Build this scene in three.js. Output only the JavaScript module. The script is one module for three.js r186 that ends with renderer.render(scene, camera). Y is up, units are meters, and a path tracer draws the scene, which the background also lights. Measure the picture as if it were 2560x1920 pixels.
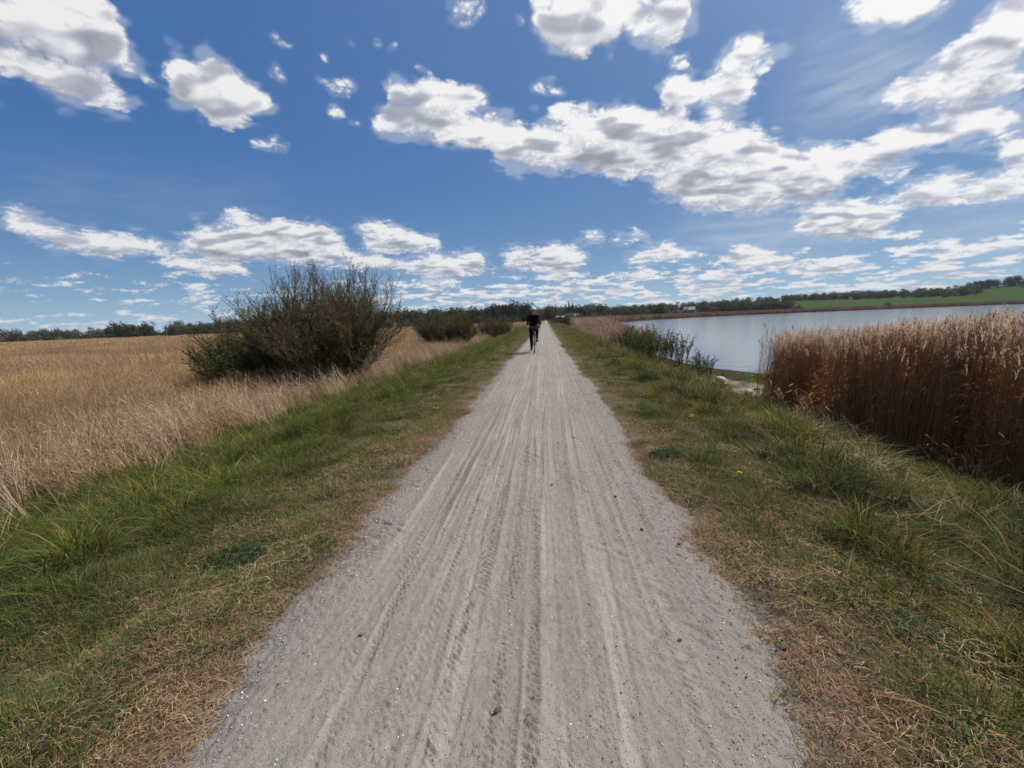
import * as THREE from 'three';
import { mergeGeometries, mergeVertices } from 'three/addons/utils/BufferGeometryUtils.js';
import { MarchingCubes } from 'three/addons/objects/MarchingCubes.js';

// ---------------------------------------------------------------- camera, sky, sun, exposure
const scene = new THREE.Scene();
const EYE = new THREE.Vector3(0, 1.3, 0);
const camera = new THREE.PerspectiveCamera(87.66, 4 / 3, 0.05, 6000);
camera.position.copy(EYE);
camera.rotation.order = 'YXZ';
camera.rotation.set(THREE.MathUtils.degToRad(-9.11), THREE.MathUtils.degToRad(5.05), THREE.MathUtils.degToRad(-2.2));
camera.updateMatrixWorld();
const renderer = new THREE.WebGLRenderer({ antialias: true });
renderer.toneMapping = THREE.LinearToneMapping;
renderer.toneMappingExposure = 1.0;
renderer.shadowMap.enabled = true;
renderer.shadowMap.type = THREE.PCFSoftShadowMap;

const RAD = Math.PI / 180;
const SUN_AZ = 63, SUN_EL = 55;                                      // degrees right of the path's direction, degrees up
const sunDir = new THREE.Vector3(Math.sin(SUN_AZ * RAD) * Math.cos(SUN_EL * RAD), Math.sin(SUN_EL * RAD), -Math.cos(SUN_AZ * RAD) * Math.cos(SUN_EL * RAD));
const sun = new THREE.DirectionalLight(new THREE.Color().setRGB(1, 0.95, 0.865), 5);
sun.position.copy(sunDir).multiplyScalar(120); sun.target.position.set(0, 0, -20);
sun.castShadow = true; sun.shadow.mapSize.set(4096, 4096); sun.shadow.radius = 1;
Object.assign(sun.shadow.camera, { left: -70, right: 70, top: 70, bottom: -70, near: 1, far: 300 });
scene.add(sun, sun.target);

scene.fog = new THREE.FogExp2(new THREE.Color().setRGB(0.8, 0.87, 1), 0.0001);   // thin spring haze over the far shore

// ---------------------------------------------------------------- noise
function rngOf(seed) { let a = seed >>> 0; return () => { a = (a + 0x6D2B79F5) >>> 0; let t = a; t = Math.imul(t ^ (t >>> 15), t | 1); t ^= t + Math.imul(t ^ (t >>> 7), t | 61); return ((t ^ (t >>> 14)) >>> 0) / 4294967296; }; }
const PERM = new Uint8Array(512); { const r = rngOf(11); const p = [...Array(256).keys()]; for (let i = 255; i > 0; i--) { const j = Math.floor(r() * (i + 1)); [p[i], p[j]] = [p[j], p[i]]; } for (let i = 0; i < 512; i++) PERM[i] = p[i & 255]; }
const GX = new Float32Array(256), GY = new Float32Array(256); for (let i = 0; i < 256; i++) { GX[i] = Math.cos(i / 256 * 6.28318 * 7); GY[i] = Math.sin(i / 256 * 6.28318 * 7); }
function noise2(x, y) {                                              // gradient noise, about -0.7 .. 0.7
  const fx = Math.floor(x), fy = Math.floor(y), X = fx & 255, Y = fy & 255; x -= fx; y -= fy;
  const u = x * x * x * (x * (x * 6 - 15) + 10), v = y * y * y * (y * (y * 6 - 15) + 10);
  const a = PERM[PERM[X] + Y], b = PERM[PERM[X + 1] + Y], c = PERM[PERM[X] + Y + 1], d = PERM[PERM[X + 1] + Y + 1];
  const n0 = GX[a] * x + GY[a] * y, n1 = GX[b] * (x - 1) + GY[b] * y, n2 = GX[c] * x + GY[c] * (y - 1), n3 = GX[d] * (x - 1) + GY[d] * (y - 1);
  const e = n0 + (n1 - n0) * u, g = n2 + (n3 - n2) * u; return e + (g - e) * v;
}
function fbm(x, y, o) { let s = 0, a = 0.5; for (let i = 0; i < o; i++) { s += a * noise2(x, y); x = x * 2.03 + 17.3; y = y * 2.03 - 9.1; a *= 0.5; } return s; }
const clamp = (x, a = 0, b = 1) => x < a ? a : x > b ? b : x, mix = (a, b, t) => a + (b - a) * t, smooth = (a, b, x) => { const t = clamp((x - a) / (b - a)); return t * t * (3 - 2 * t); };
// ---------------------------------------------------------------- sky: air, cumulus and thin high cloud by direction (azimuth from the path's direction, elevation; degrees)
const CLOUDS = [
['c',-52.9,26.9,-45.8,29.6,-44.9,28.4,-44.5,27.3,-44.1,26.3,-44,24.3,-45,23.9,-46.2,23.8,-47.6,23.6,-48.9,23.4,-50.2,23.7,-51.5,23.8,-53.6,23.1],
['c',-53.7,22.9,-51.8,23.6,-50.6,23.3,-49.2,22.9,-47.8,23.4,-46.8,23.2,-45.9,22.7,-45,22.4,-44.3,21,-45.6,20.7,-46.9,20.5,-48.1,20.5,-49.3,20.9,-50.4,21.1,-51.1,21.5,-51.7,22,-52.3,22.2,-54.1,20.7],
['w',-44.1,24.4,-43.2,24,-42.4,23.6,-43.5,23.2],
['c',-41.9,25.9,-40.8,26.1,-39.1,26,-38.1,27.6,-36.8,27.1,-35.1,26.7,-34.8,25.8,-33.4,25.1,-32.2,23.7,-33.2,23.1,-34.6,23.1,-35.1,22.4,-35.8,21.3,-37.2,21.1,-38.7,21.1,-39.2,21.9,-40.1,22.3,-40.9,22.3,-42.1,22.6,-41.7,23.4,-42.2,24,-41.3,25],
['w',-32.1,29.9,-31.3,30,-30.7,29.6,-29.2,29.5,-29.3,29.3,-30.8,29,-31.5,29.2],
['w',-32.7,26.6,-31.7,27.8,-30.6,26.7,-30.7,26.1,-31.6,26.2],
['w',-41.8,27.6,-41,27.5,-40,27.1,-40.7,26.9,-41.5,27.1],
['w',-35,20.8,-34.5,20.6,-33.6,20.5,-32.5,21.4,-32.2,21.2,-32.4,20.5,-31.5,20.9,-31.2,20.2,-31.7,19.5,-32.8,19.7,-33.9,19.7,-35.2,19.7],
['w',-27.6,27.4,-26.7,27.1,-24.6,27.5,-23.8,27.7,-22.7,26.9,-23.1,26.3,-24.5,25.8,-26.1,25.7,-26.5,26.4,-27.5,26.8],
['w',-26.3,25,-25.4,25,-24.7,24.3,-25,23.5,-26.1,23.6,-26.9,24.1],
['w',-24.7,23.8,-23.1,23.7,-22.9,23.3,-24.3,23.2],
['w',-23.6,30.7,-23.1,30.7,-22.7,30.2,-23.1,30.2],
['w',-26.8,29.3,-26.1,29.2,-26,28.6,-26.5,28.6],
['w',-20.8,30.9,-19.9,31.2,-19.6,30.8,-20.5,30.5],
['w',-19.1,30.2,-18.2,31,-17.3,31.2,-17.9,30.7],
['w',-16.1,29.5,-15,29.2,-13.1,28.5,-14.2,28.5,-15.6,28.9],
['w',-50.2,19.6,-49,20.1,-48.9,19.8,-50,19.4],
['w',-53.8,19.4,-53.2,19.4,-53.4,19,-53.9,18.9],
['w',-11.4,35.4,-6.5,35.4,-6.4,33.9,-7.7,33.2,-8.7,32.5,-10.1,32.6,-11.5,33.2,-10.6,33.9,-11.4,34.3],
['c',-22.2,23.6,-20.6,24.6,-19.3,26.2,-20.2,28,-18.6,27.7,-17.5,27.8,-16.1,27.5,-14.8,28.2,-13.4,28,-12.3,27.6,-10.2,27.5,-8.1,27.5,-6.1,25.9,-6.4,25.5,-9.5,25.4,-9.2,24.4,-7.1,24.8,-5.9,25.2,-3.7,24.7,-2.3,24.2,-1.4,22.3,-2.4,19.8,-4,18.7,-5.5,19.4,-6.7,20.2,-5.7,21.4,-8.8,21.5,-10.9,22.4,-13,21.8,-15,22.6,-16.5,22.3,-19.1,22.6,-20.8,22.5],
['f',-55.2,11.3,-54.1,11.2,-53,11.1,-52.1,10.5,-51.1,10,-49.8,9.7,-48.2,10.1,-46.8,10.2,-45.5,9.7,-43.7,9.4,-42.6,10,-41.1,10.8,-39.8,11.4,-38.1,11.9,-34.7,11.8,-33.9,12.5,-31.9,12.8,-29.2,12.5,-27.1,11.8,-25.9,10.8,-26,9.6,-23.2,9.1,-20.9,8.8,-19.2,8.2,-17.3,8.5,-14.8,9.1,-12.3,9.2,-9.2,9.3,-7.6,8.7,-8.3,7.4,-12.5,6.2,-16.3,6.4,-18.7,6.6,-22.2,7.1,-26.2,7.2,-29.4,7.4,-32.8,7.5,-36.3,7.8,-38.5,8.2,-40.6,8.3,-43.4,8.5,-45.7,8.3,-47.2,7.7,-49.2,7.6,-50.9,7.7,-52.8,7.7,-53.1,8.1,-52.3,8.7,-53.7,9,-54.9,9.6],
['f',-41.6,12,-40.7,12.5,-40.1,12,-40.8,11.4],
['f',-39.7,12.2,-37.9,13.2,-37.2,13.3,-36.4,12.8,-35,12.6,-35.8,11.9,-38.1,11.8],
['f',-25.2,12.4,-23.7,13,-20.6,12.8,-17.7,12,-14.4,11.3,-13.6,9.9,-15.4,9.4,-19.7,9.6,-23.2,9.7,-23.9,10.4,-24.1,11.5],
['f',-45.8,7.7,-43.8,8.1,-41.5,7.8,-38.3,8.1,-36.8,7.1,-37,6.3,-39.6,6.1,-42.5,6.2,-44.4,6.9],
['f',-52.8,4.9,-52.1,5.2,-51.1,4.8,-51.3,4.5,-52.7,4.6],
['f',-49.9,7,-49.3,7.4,-48.8,6.9,-49.5,6.7],
['f',-56.3,4.6,-55,4.3,-55.2,4.1,-56.3,4.1],
['f',-45.8,5.8,-44.1,6.4,-43.1,5.5,-44.6,5.3],
['f',-43.8,4.5,-41.8,5.6,-41,5.5,-39.8,4.7,-40.3,4.2,-43.2,4.2],
['f',-47.2,3.4,-45.9,3.7,-44.7,3.2,-46.4,3],
['f',-44.4,3.2,-42.3,3.7,-40.6,3.1,-41.4,2.7,-44,2.7],
['f',-48.6,2.4,-47.2,2.7,-45.5,2.3,-47.3,1.9],
['f',-50.6,4,-49.4,4,-50,3.7],
['f',-47.9,4.6,-47.3,4.4,-47.6,4.3],
['f',-21.8,5.4,-20,5.8,-18.8,4.9,-20.7,4.4,-21.9,4.6],
['f',-18.9,5.5,-15.1,6,-11.3,5.6,-10.2,4.7,-14.5,4.4,-17.6,4.6],
['f',-12,6.6,-7.1,7.2,-6.6,6.4,-10,6.1],
['f',-7.2,4.6,-3.9,5,-3,4.1,-4.6,3.6,-6.9,3.9],
['f',-38.6,5.7,-36.8,5.9,-36.4,5.5,-38,5.3],
['f',-27.7,6.1,-24.6,6,-22.4,5,-25.8,5.3],
['c',-0.8,33.7,-0.3,35.6,18.6,32.9,18.2,30.9,18.4,29.3,17.3,29.5,16.3,28.9,14.2,28.5,12.6,29.8,11.5,30.1,11.8,31.2,10.1,30.9,9.3,30.3,7.9,30.3,6.8,30.8,6.2,29.7,6.5,28.7,5.1,29.2,3,30.2,1.6,30.5,0.5,31.4,-0.4,32.4],
['w',-3,33.8,-2.1,33.5,-1.3,33,-2.1,32.7,-2.7,33.2],
['w',8.4,29.3,9.4,29.3,9,28.7],
['w',-1.7,27.3,0,28,2.2,28,1.8,27.3,3.5,26.5,3,26.1,1.5,26.4,-0.6,26.5],
['w',-1.4,25.5,-0.2,25.5,-0.4,25,-1.3,25.1],
['w',-1,24.8,0.2,24.6,-0.1,24.3],
['c',14.3,25.6,15.9,26.3,17.4,26.4,19.4,25.4,20.9,25.9,21.3,26.7,22.5,27.3,23.1,27.7,24.9,27.7,26,27.6,26.2,26.6,26.9,26.1,28.4,26.7,28,25.5,27,25.3,26.6,24.2,24.9,23.7,24.8,22.8,22.7,22.2,21.5,23.1,20.3,23.1,18.3,23.3,14.9,24.1],
['w',15.7,26.9,16.3,28,17.9,27.9,18.1,26.9,19.5,26,17.4,26.4],
['c',-4.6,24.9,-2.5,24.2,-1.7,22.3,-0.7,23.5,1.1,24,0.9,25.4,2.3,25.6,5.9,25,7.3,24.2,9.3,24.8,11,24.5,13,23.4,14.9,23.3,18,23,17.8,22,20.1,21.3,19.8,22.7,21.5,22.6,23.5,21,24,20.3,26.1,19.7,26.4,19.1,25.5,18.4,27.2,18.3,28.2,17.2,29.9,16.6,31.2,17,33.8,16.1,35.9,16.3,37.5,16.8,40.2,16.4,40.2,17.4,42.2,17.2,44.3,16.4,45.1,15,45,14,43.4,13.8,41.1,14.2,38.4,14.2,37.1,13.9,39.4,13.1,38.9,12.3,36.9,12.1,35.5,12.9,33.9,12.8,32.6,12.2,32.3,10.9,30.2,11,28.9,11.5,26.8,11.1,24.4,11.4,22,12.1,19.4,12,17.2,13,17.8,14,13.9,14.3,15.1,14.9,13.9,16.3,13.1,17.4,11.9,16.8,9.9,16.9,7.6,18,3.7,18.3,-0.3,18.6,-4.9,18.7],
['c',35.4,19.7,36.4,20.5,38.2,20.2,39.3,20.5,39.7,21.5,40,22.2,41.4,22.1,41.6,22.8,42.6,23.1,42.3,24.8,45,23.6,45.4,20.3,44.1,20.2,44.7,19,45.8,16.7,43.3,17.1,42.2,17.5,41.7,17,39.9,17.4,37.4,17.9,36,18.9],
['c',32.1,27.1,32.5,28.8,40.8,25.5,39.8,24.4,38.6,24.8,37.4,24.4,36.2,24.3,35.1,25,33.9,25.2,32.9,26.6],
['c',43.5,13.8,46.2,13.4,46.5,10.3,44.9,10.7,43.9,11.5,44.2,12.2],
['w',29.1,17.8,29.8,17.9,30.6,17.3,30.5,16.9,29.3,17.2],
['w',26.4,19.4,27.4,19.5,27.9,18.9,27.2,18.7],
['w',39.2,9.4,40.1,9.2,40.2,8.9,39.4,8.9],
['f',28.7,9.9,30.9,10.6,31.9,11.3,33.8,11.2,36,10.5,37.4,10.8,38.7,11.4,40.5,12.1,42.1,11.8,43.3,11,43.2,10.5,44.4,10.5,46.5,9.9,46.7,8.4,44.2,8.7,42.8,9,41.4,8.9,40.4,9.3,38.5,9.7,38.6,8.8,37.3,8.2,37,7.7,39.7,7.2,40.7,6.6,39.5,6.1,36.7,6.4,33.8,6.7,30.9,7.6,29.8,8.5],
['f',4.4,10.7,6.1,11.4,7.6,11.1,8.6,10.1,7.9,9.5,5.7,10.1],
['f',9,9.7,10,10.9,10.9,9.6,10,9.3],
['f',10.9,10.8,12.6,11,14.4,9.6,13.2,9.1,11.1,9.7],
['f',-5.6,9.7,0.7,9.5,1.4,9.8,3.9,9.6,6.8,8.2,5.1,7.1,6.5,6.1,1.9,6,-2.5,6.5,-5.7,6.8],
['f',-1.7,5.6,1.9,6.1,6.4,5.5,6,4.9,-0.6,5.2],
['f',10.3,7.8,14.1,8.6,16.3,8.8,21.2,7.3,19.6,6.7,15.2,6.6,11.2,6.9],
['f',21.1,6.7,22.9,7.1,23.6,7.9,25.6,7.8,27,7,29.9,6.6,30.1,5.8,31.1,5.2,29.4,4.5,27.1,4.5,23.8,4.5,21,5,23,5.7],
['f',16.2,6,18,6,18.1,5,16.7,5.2],
['f',18.5,5.4,19.6,5.4,19.9,5,18.9,5],
['f',7.7,5.5,10.3,6.1,14.1,5.9,15.9,4.6,11.8,4.4,8.2,4.6],
['f',15.4,4.1,19.7,4.7,21.3,4.2,20.5,3.4,17,3.4],
['f',29,4.1,31.5,5.2,33.5,5.4,36.1,5.1,36.4,4.3,35.5,3.7,33.6,3.4,30.3,3.4],
['f',38.5,4.7,39.2,5.6,40.5,5.4,41.9,5.8,44.1,5.8,47.1,5.1,47.2,4.1,44.2,4.4,42.1,4.2,39.9,4.3],
['f',-5.2,5,-3.6,4.8,-3.1,4.3,-4.9,3.8],
['f',-2.6,4.1,-0,4.4,3.5,4,1.9,3.5,-1.6,3.7],
['s',27.3,20.3,34,21.7,39.6,22,41.2,20.4,37.6,19.3,30.5,19.1],
['s',28.6,25.9,33.8,25,38,23.3,33.9,23.6,29.3,24.3],
['s',14,10.2,26.8,10.5,35.3,6.3,24.6,8],
['s',38.6,8,46.8,7.2,47,5.3,40.4,6.4],
['s',-54.5,13.7,-47.2,14.3,-30.6,15.6,-35.6,13.7,-49,12.8,-54.7,12.6]];
function makeSky() {
  const MW = 2048, MH = 512, px = MW / 360;
  const fill = (kinds) => {
    const a = new Float32Array(MW * MH);
    for (const [k, ...p] of CLOUDS) {
      if (!kinds.includes(k)) continue;
      const n = p.length / 2; let lo = 1e9, hi = -1e9;
      for (let i = 0; i < n; i++) { lo = Math.min(lo, p[2 * i + 1]); hi = Math.max(hi, p[2 * i + 1]); }
      for (let r = Math.max(0, Math.floor(lo * px)); r <= Math.min(MH - 1, Math.ceil(hi * px)); r++) {
        const e = (r + 0.5) / px, xs = [];
        for (let i = 0; i < n; i++) { const j = (i + 1) % n, y0 = p[2 * i + 1], y1 = p[2 * j + 1]; if ((y0 <= e) !== (y1 <= e)) xs.push(p[2 * i] + (e - y0) / (y1 - y0) * (p[2 * j] - p[2 * i])); }
        xs.sort((u, v) => u - v);
        for (let i = 0; i + 1 < xs.length; i += 2) for (let c = Math.round((xs[i] + 90) * px); c < Math.round((xs[i + 1] + 90) * px); c++) a[r * MW + ((c + MW) % MW)] = 1;
      }
    }
    return a;
  };
  const blur = (src, rad, passes = 2) => {
    let a = src.slice(), b = new Float32Array(a.length); const w = 2 * rad + 1;
    for (let p = 0; p < passes; p++) {
      for (let r = 0; r < MH; r++) { let s = 0; for (let c = -rad; c <= rad; c++) s += a[r * MW + ((c + MW) % MW)]; for (let c = 0; c < MW; c++) { b[r * MW + c] = s / w; s += a[r * MW + ((c + rad + 1) % MW)] - a[r * MW + ((c - rad + MW) % MW)]; } }
      for (let c = 0; c < MW; c++) { let s = 0; for (let r = -rad; r <= rad; r++) s += b[clamp(r, 0, MH - 1) * MW + c]; for (let r = 0; r < MH; r++) { a[r * MW + c] = s / w; s += b[clamp(r + rad + 1, 0, MH - 1) * MW + c] - b[clamp(r - rad, 0, MH - 1) * MW + c]; } }
    }
    return a;
  };
  const solid = fill('cf'), mSolid = blur(solid, 3), mCore = blur(solid, 6), mWisp = blur(fill('w'), 1), mThin = blur(fill('s'), 10, 3);
  const at = (a, x, y) => { y = clamp(y, 0, MH - 1.001); const x0 = Math.floor(x), y0 = Math.floor(y), fx = x - x0, fy = y - y0, c0 = ((x0 % MW) + MW) % MW, c1 = (c0 + 1) % MW, r0 = y0 * MW, r1 = Math.min(y0 + 1, MH - 1) * MW; return mix(mix(a[r0 + c0], a[r0 + c1], fx), mix(a[r1 + c0], a[r1 + c1], fx), fy); };
  // thickness of the cloud at every direction of the upper half
  const W = 4096, H = 2048, UH = 1024, T = new Float32Array(W * UH), GREY = new Float32Array(W * UH), VEIL = new Float32Array(W * UH), TH = new Float32Array(MW * MH), THIN = new Float32Array(MW * MH);
  for (let r = 0; r < UH; r++) {
    const el = (r + 0.5) / H * 180, dy = Math.sin(el * RAD), ce = Math.cos(el * RAD), k = ce / (dy + 0.2);
    for (let c = 0; c < W; c++) {
      const az = (c + 0.5) / W * 360 - 90, mx = (c + 0.5) / 2 - 0.5, my = (r + 0.5) / 2 - 0.5;
      const sx = Math.sin(az * RAD), cx = Math.cos(az * RAD), X = sx * k * 7, Y = cx * k * 7 * 1.15;
      const wx = noise2(X * 0.9 + 31, Y * 0.9) * 0.5, wy = noise2(X * 0.9, Y * 0.9 + 77) * 0.5;
      const bil = (f, o) => Math.abs(noise2(X * f + o + wy * 2, Y * f - o + wx * 2)) - 0.22;
      const fine = 0.36 * bil(2.6, 3) + 0.27 * bil(5.3, 9) + 0.18 * bil(10.9, 21) + 0.09 * bil(22, 5) + 0.03 * noise2(X * 44, Y * 44);
      const n = 0.75 * noise2(X * 0.8 + wx, Y * 0.8 + wy) + 0.5 * noise2(X * 1.7 - wy, Y * 1.7 + wx + 40) + fine * 2.1;
      // inside the traced part of the sky the traced clouds; elsewhere the same kind of broken cumulus
      const a180 = az > 180 ? az - 360 : az, inside = smooth(-62, -55, a180) * (1 - smooth(50, 58, a180)) * (1 - smooth(33, 40, el));
      let m = at(mSolid, mx, my) * 0.75 + at(mCore, mx, my) * 0.35, w = at(mWisp, mx, my);
      if (inside < 1) { const g = smooth(-0.02, 0.2, fbm(X * 0.16 + 5, Y * 0.16 + 9, 3)); m = mix(g * 1.05, m, inside); w *= inside; }
      if (el < 9) {                                                    // a band of small flat clouds near the horizon
        const far = smooth(-0.2, 0.12, fbm(az * 0.16, el * 1.1 + Math.sin(az * 0.11) * 0.6, 3) + 0.6 * fbm(az * 0.5, el * 2.6, 2)) * smooth(8.5, 4, el) * mix(0.62, 1, smooth(-40, -5, a180));
        m = Math.max(m, far * 1.02);
      }
      let t = Math.max(0, m * 1.12 - 0.5 + n * 0.8 * smooth(0, 0.3, m));
      const tw = Math.max(0, w * 0.95 - 0.42 + (n * 0.6 + fine * 3.2) * 0.85 * smooth(0, 0.25, w)) * 0.42;
      t = Math.max(t, tw);
      VEIL[r * W + c] = Math.max(smooth(0.12, 0.75, m + 0.8 * noise2(X * 1.6 + wx, Y * 1.6 + 9) + 0.5 * noise2(X * 4, Y * 4)) * 0.3, smooth(0.1, 0.7, w + 0.5 * noise2(X * 3, Y * 3)) * 0.12) * smooth(0.02, 0.25, Math.max(m, w)) * smooth(5, 11, el); T[r * W + c] = t; GREY[r * W + c] = smooth(0.62, 1.05, m) * smooth(-0.1, 0.34, noise2(X * 0.75 + 3, Y * 1.25 + 8) + 0.5 * noise2(X * 1.9, Y * 2.8 + 3) + 0.8 * fine); TH[(r >> 1) * MW + (c >> 1)] += t / 4;
    }
  }
  const shade = new Float32Array(MW * MH);
  const d = new THREE.Vector3(), tan = new THREE.Vector3(), q = new THREE.Vector3(), TB = blur(TH, 1, 1);
  for (let r = 0; r < MH; r++) for (let c = 0; c < MW; c++) {
    const i = r * MW + c; if (TH[i] <= 0 && TB[i] <= 0) continue;
    const el = (r + 0.5) / px * RAD, az = ((c + 0.5) / px - 90) * RAD;
    d.set(Math.sin(az) * Math.cos(el), Math.sin(el), -Math.cos(az) * Math.cos(el));
    tan.copy(sunDir).addScaledVector(d, -d.dot(sunDir)); tan.y += 0.25; tan.normalize();
    const step = mix(0.0022, 0.0055, smooth(0.05, 0.4, d.y)); let s = 0;
    for (let j = 1; j <= 9; j++) {
      q.copy(d).addScaledVector(tan, j * step).normalize();
      s += at(TB, (Math.atan2(q.x, -q.z) / RAD + 90) * px - 0.5, Math.asin(q.y) / RAD * px - 0.5);
    }
    shade[i] = s / 9;
  }
  const out = new Float32Array(W * H * 4);
  for (let r = 0; r < UH; r++) {
    const el = (r + 0.5) / H * 180;
    for (let c = 0; c < W; c++) {
      const az = ((c + 0.5) / W * 360 - 90) * RAD, e = el * RAD, i = ((UH + r) * W + c) * 4, mx = (c + 0.5) / 2 - 0.5, my = (r + 0.5) / 2 - 0.5;
      const cosSun = Math.sin(az) * Math.cos(e) * sunDir.x + Math.sin(e) * sunDir.y - Math.cos(az) * Math.cos(e) * sunDir.z;
      const near = Math.pow(clamp(0.5 + 0.5 * cosSun), 3), low = Math.exp(-el / 7), mid = Math.exp(-el / 22);
      let R = 0.014 + 0.042 * mid + 0.33 * Math.exp(-el / 6), G = 0.08 + 0.13 * mid + 0.35 * Math.exp(-el / 6), B = 0.29 + 0.22 * mid + 0.14 * Math.exp(-el / 6);
      R += near * 0.15; G += near * 0.185; B += near * 0.19;
      const glow = Math.pow(clamp(cosSun), 14) * 0.9; R += glow; G += glow; B += glow;
      const thin = at(mThin, mx, my); if (thin > 0) { const f = fbm(az * 9 + el * 0.35, el * 0.9 - az * 5, 4), t = clamp(thin * (0.7 + f * 1.4)) * (Math.sin(az) > 0 ? 0.95 : 0.3); R = mix(R, 0.62, t); G = mix(G, 0.67, t); B = mix(B, 0.75, t); }
      const t = T[r * W + c], v = VEIL[r * W + c]; if (v > 0) { R = mix(R, 0.66 + 0.2 * near, v); G = mix(G, 0.69 + 0.2 * near, v); B = mix(B, 0.75 + 0.2 * near, v); }
      if (t > 0) {
        const a = smooth(0, 0.42, t), rel = at(shade, mx, my) - t, bright = 0.8 + near * 0.18, amb = 0.24 + 0.06 * near;
        const lit = (0.88 - 1.15 * rel - 0.3 * Math.max(0, at(shade, mx, my) - 0.3)) * (1 - 0.74 * GREY[r * W + c]);
        const l = mix(amb, bright, clamp(lit));
        const airy = Math.exp(-el / 4.5) * 0.6;                           // far cloud seen through more air
        const cool = 0.14 * clamp(1 - lit); R = mix(R, mix(l * (1 - cool), 0.56, airy), a); G = mix(G, mix(l * (1 - cool * 0.5), 0.60, airy), a); B = mix(B, mix(l * (1.01 + cool), 0.68, airy), a);
      }
      out[i] = R; out[i + 1] = G; out[i + 2] = B; out[i + 3] = 1;
    }
  }
  for (let r = 0; r < UH; r++) for (let c = 0; c < W; c++) { const i = (r * W + c) * 4; out[i] = 0.12; out[i + 1] = 0.11; out[i + 2] = 0.08; out[i + 3] = 1; }
  const tex = new THREE.DataTexture(out, W, H, THREE.RGBAFormat, THREE.FloatType);
  tex.mapping = THREE.EquirectangularReflectionMapping; tex.magFilter = tex.minFilter = THREE.LinearFilter; tex.needsUpdate = true;
  return tex;
}
scene.background = makeSky();
scene.environment = scene.background;
console.log('sky');
// ---------------------------------------------------------------- helpers
class Geo {                                                          // collects triangles with one linear colour per vertex
  constructor() { this.p = []; this.c = []; this.i = []; }
  v(x, y, z, c) { this.p.push(x, y, z); this.c.push(c[0], c[1], c[2]); return this.p.length / 3 - 1; }
  tri(a, b, c) { this.i.push(a, b, c); }
  quad(a, b, c, d) { this.i.push(a, b, c, a, c, d); }
  // a flat tapering strip through points; side = its width direction
  ribbon(pts, widths, side, c) {
    let prev = null;
    for (let k = 0; k < pts.length; k++) {
      const [x, y, z] = pts[k], w = widths[k] / 2;
      if (w < 1e-5) { const t = this.v(x, y, z, c); if (prev) this.tri(prev[0], prev[1], t); prev = null; continue; }
      const a = this.v(x - side[0] * w, y - side[1] * w, z - side[2] * w, c), b = this.v(x + side[0] * w, y + side[1] * w, z + side[2] * w, c);
      if (prev) this.quad(prev[0], prev[1], b, a);
      prev = [a, b];
    }
  }
  tube(pts, radii, sides, c, cap = false) {
    let prev = null;
    for (let k = 0; k < pts.length; k++) {
      const p = pts[k], q = pts[Math.min(k + 1, pts.length - 1)], o = pts[Math.max(k - 1, 0)];
      let dx = q[0] - o[0], dy = q[1] - o[1], dz = q[2] - o[2]; const l = Math.hypot(dx, dy, dz) || 1; dx /= l; dy /= l; dz /= l;
      let ux, uy, uz; if (Math.abs(dy) < 0.9) { ux = -dz; uy = 0; uz = dx; } else { ux = 0; uy = -dz; uz = dy; if (Math.hypot(ux, uy, uz) < 1e-3) { ux = 0; uy = 0; uz = 1; } }
      const d = ux * dx + uy * dy + uz * dz; ux -= d * dx; uy -= d * dy; uz -= d * dz; const m = Math.hypot(ux, uy, uz); ux /= m; uy /= m; uz /= m;
      const wx = dy * uz - dz * uy, wy = dz * ux - dx * uz, wz = dx * uy - dy * ux, ring = [];
      for (let s = 0; s < sides; s++) { const a = s / sides * 6.28318, ca = Math.cos(a) * radii[k], sa = Math.sin(a) * radii[k]; ring.push(this.v(p[0] + ux * ca + wx * sa, p[1] + uy * ca + wy * sa, p[2] + uz * ca + wz * sa, c)); }
      if (prev) for (let s = 0; s < sides; s++) { const t = (s + 1) % sides; this.quad(prev[s], prev[t], ring[t], ring[s]); }
      if (cap && (k === 0 || k === pts.length - 1)) for (let s = 1; s + 1 < sides; s++) this.tri(ring[0], ring[s], ring[s + 1]);
      prev = ring;
    }
  }
  box(x0, x1, y0, y1, z0, z1, c) {
    const f = (a, b, d, e) => this.quad(this.v(...a, c), this.v(...b, c), this.v(...d, c), this.v(...e, c));
    f([x0, y0, z1], [x1, y0, z1], [x1, y1, z1], [x0, y1, z1]); f([x1, y0, z0], [x0, y0, z0], [x0, y1, z0], [x1, y1, z0]);
    f([x1, y0, z1], [x1, y0, z0], [x1, y1, z0], [x1, y1, z1]); f([x0, y0, z0], [x0, y0, z1], [x0, y1, z1], [x0, y1, z0]);
    f([x0, y1, z1], [x1, y1, z1], [x1, y1, z0], [x0, y1, z0]); f([x0, y0, z0], [x1, y0, z0], [x1, y0, z1], [x0, y0, z1]);
  }
  build() {
    const g = new THREE.BufferGeometry();
    g.setAttribute('position', new THREE.Float32BufferAttribute(this.p, 3)); g.setAttribute('color', new THREE.Float32BufferAttribute(this.c, 3));
    g.setIndex(this.i); g.computeVertexNormals(); return g;
  }
}
const taken = {};
function numbered(n) { const k = taken[n] = (taken[n] ?? -1) + 1; return k ? n + '_' + String(k).padStart(3, '0') : n; }
function tag(o, label, category, group, kind) { o.userData = { label, category }; if (group) o.userData.group = group; if (kind) o.userData.kind = kind; return o; }
function mesh(name, geometry, material, parent) { const m = new THREE.Mesh(geometry, material); m.name = parent ? name : numbered(name); m.castShadow = m.receiveShadow = true; (parent ?? scene).add(m); return m; }
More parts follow.
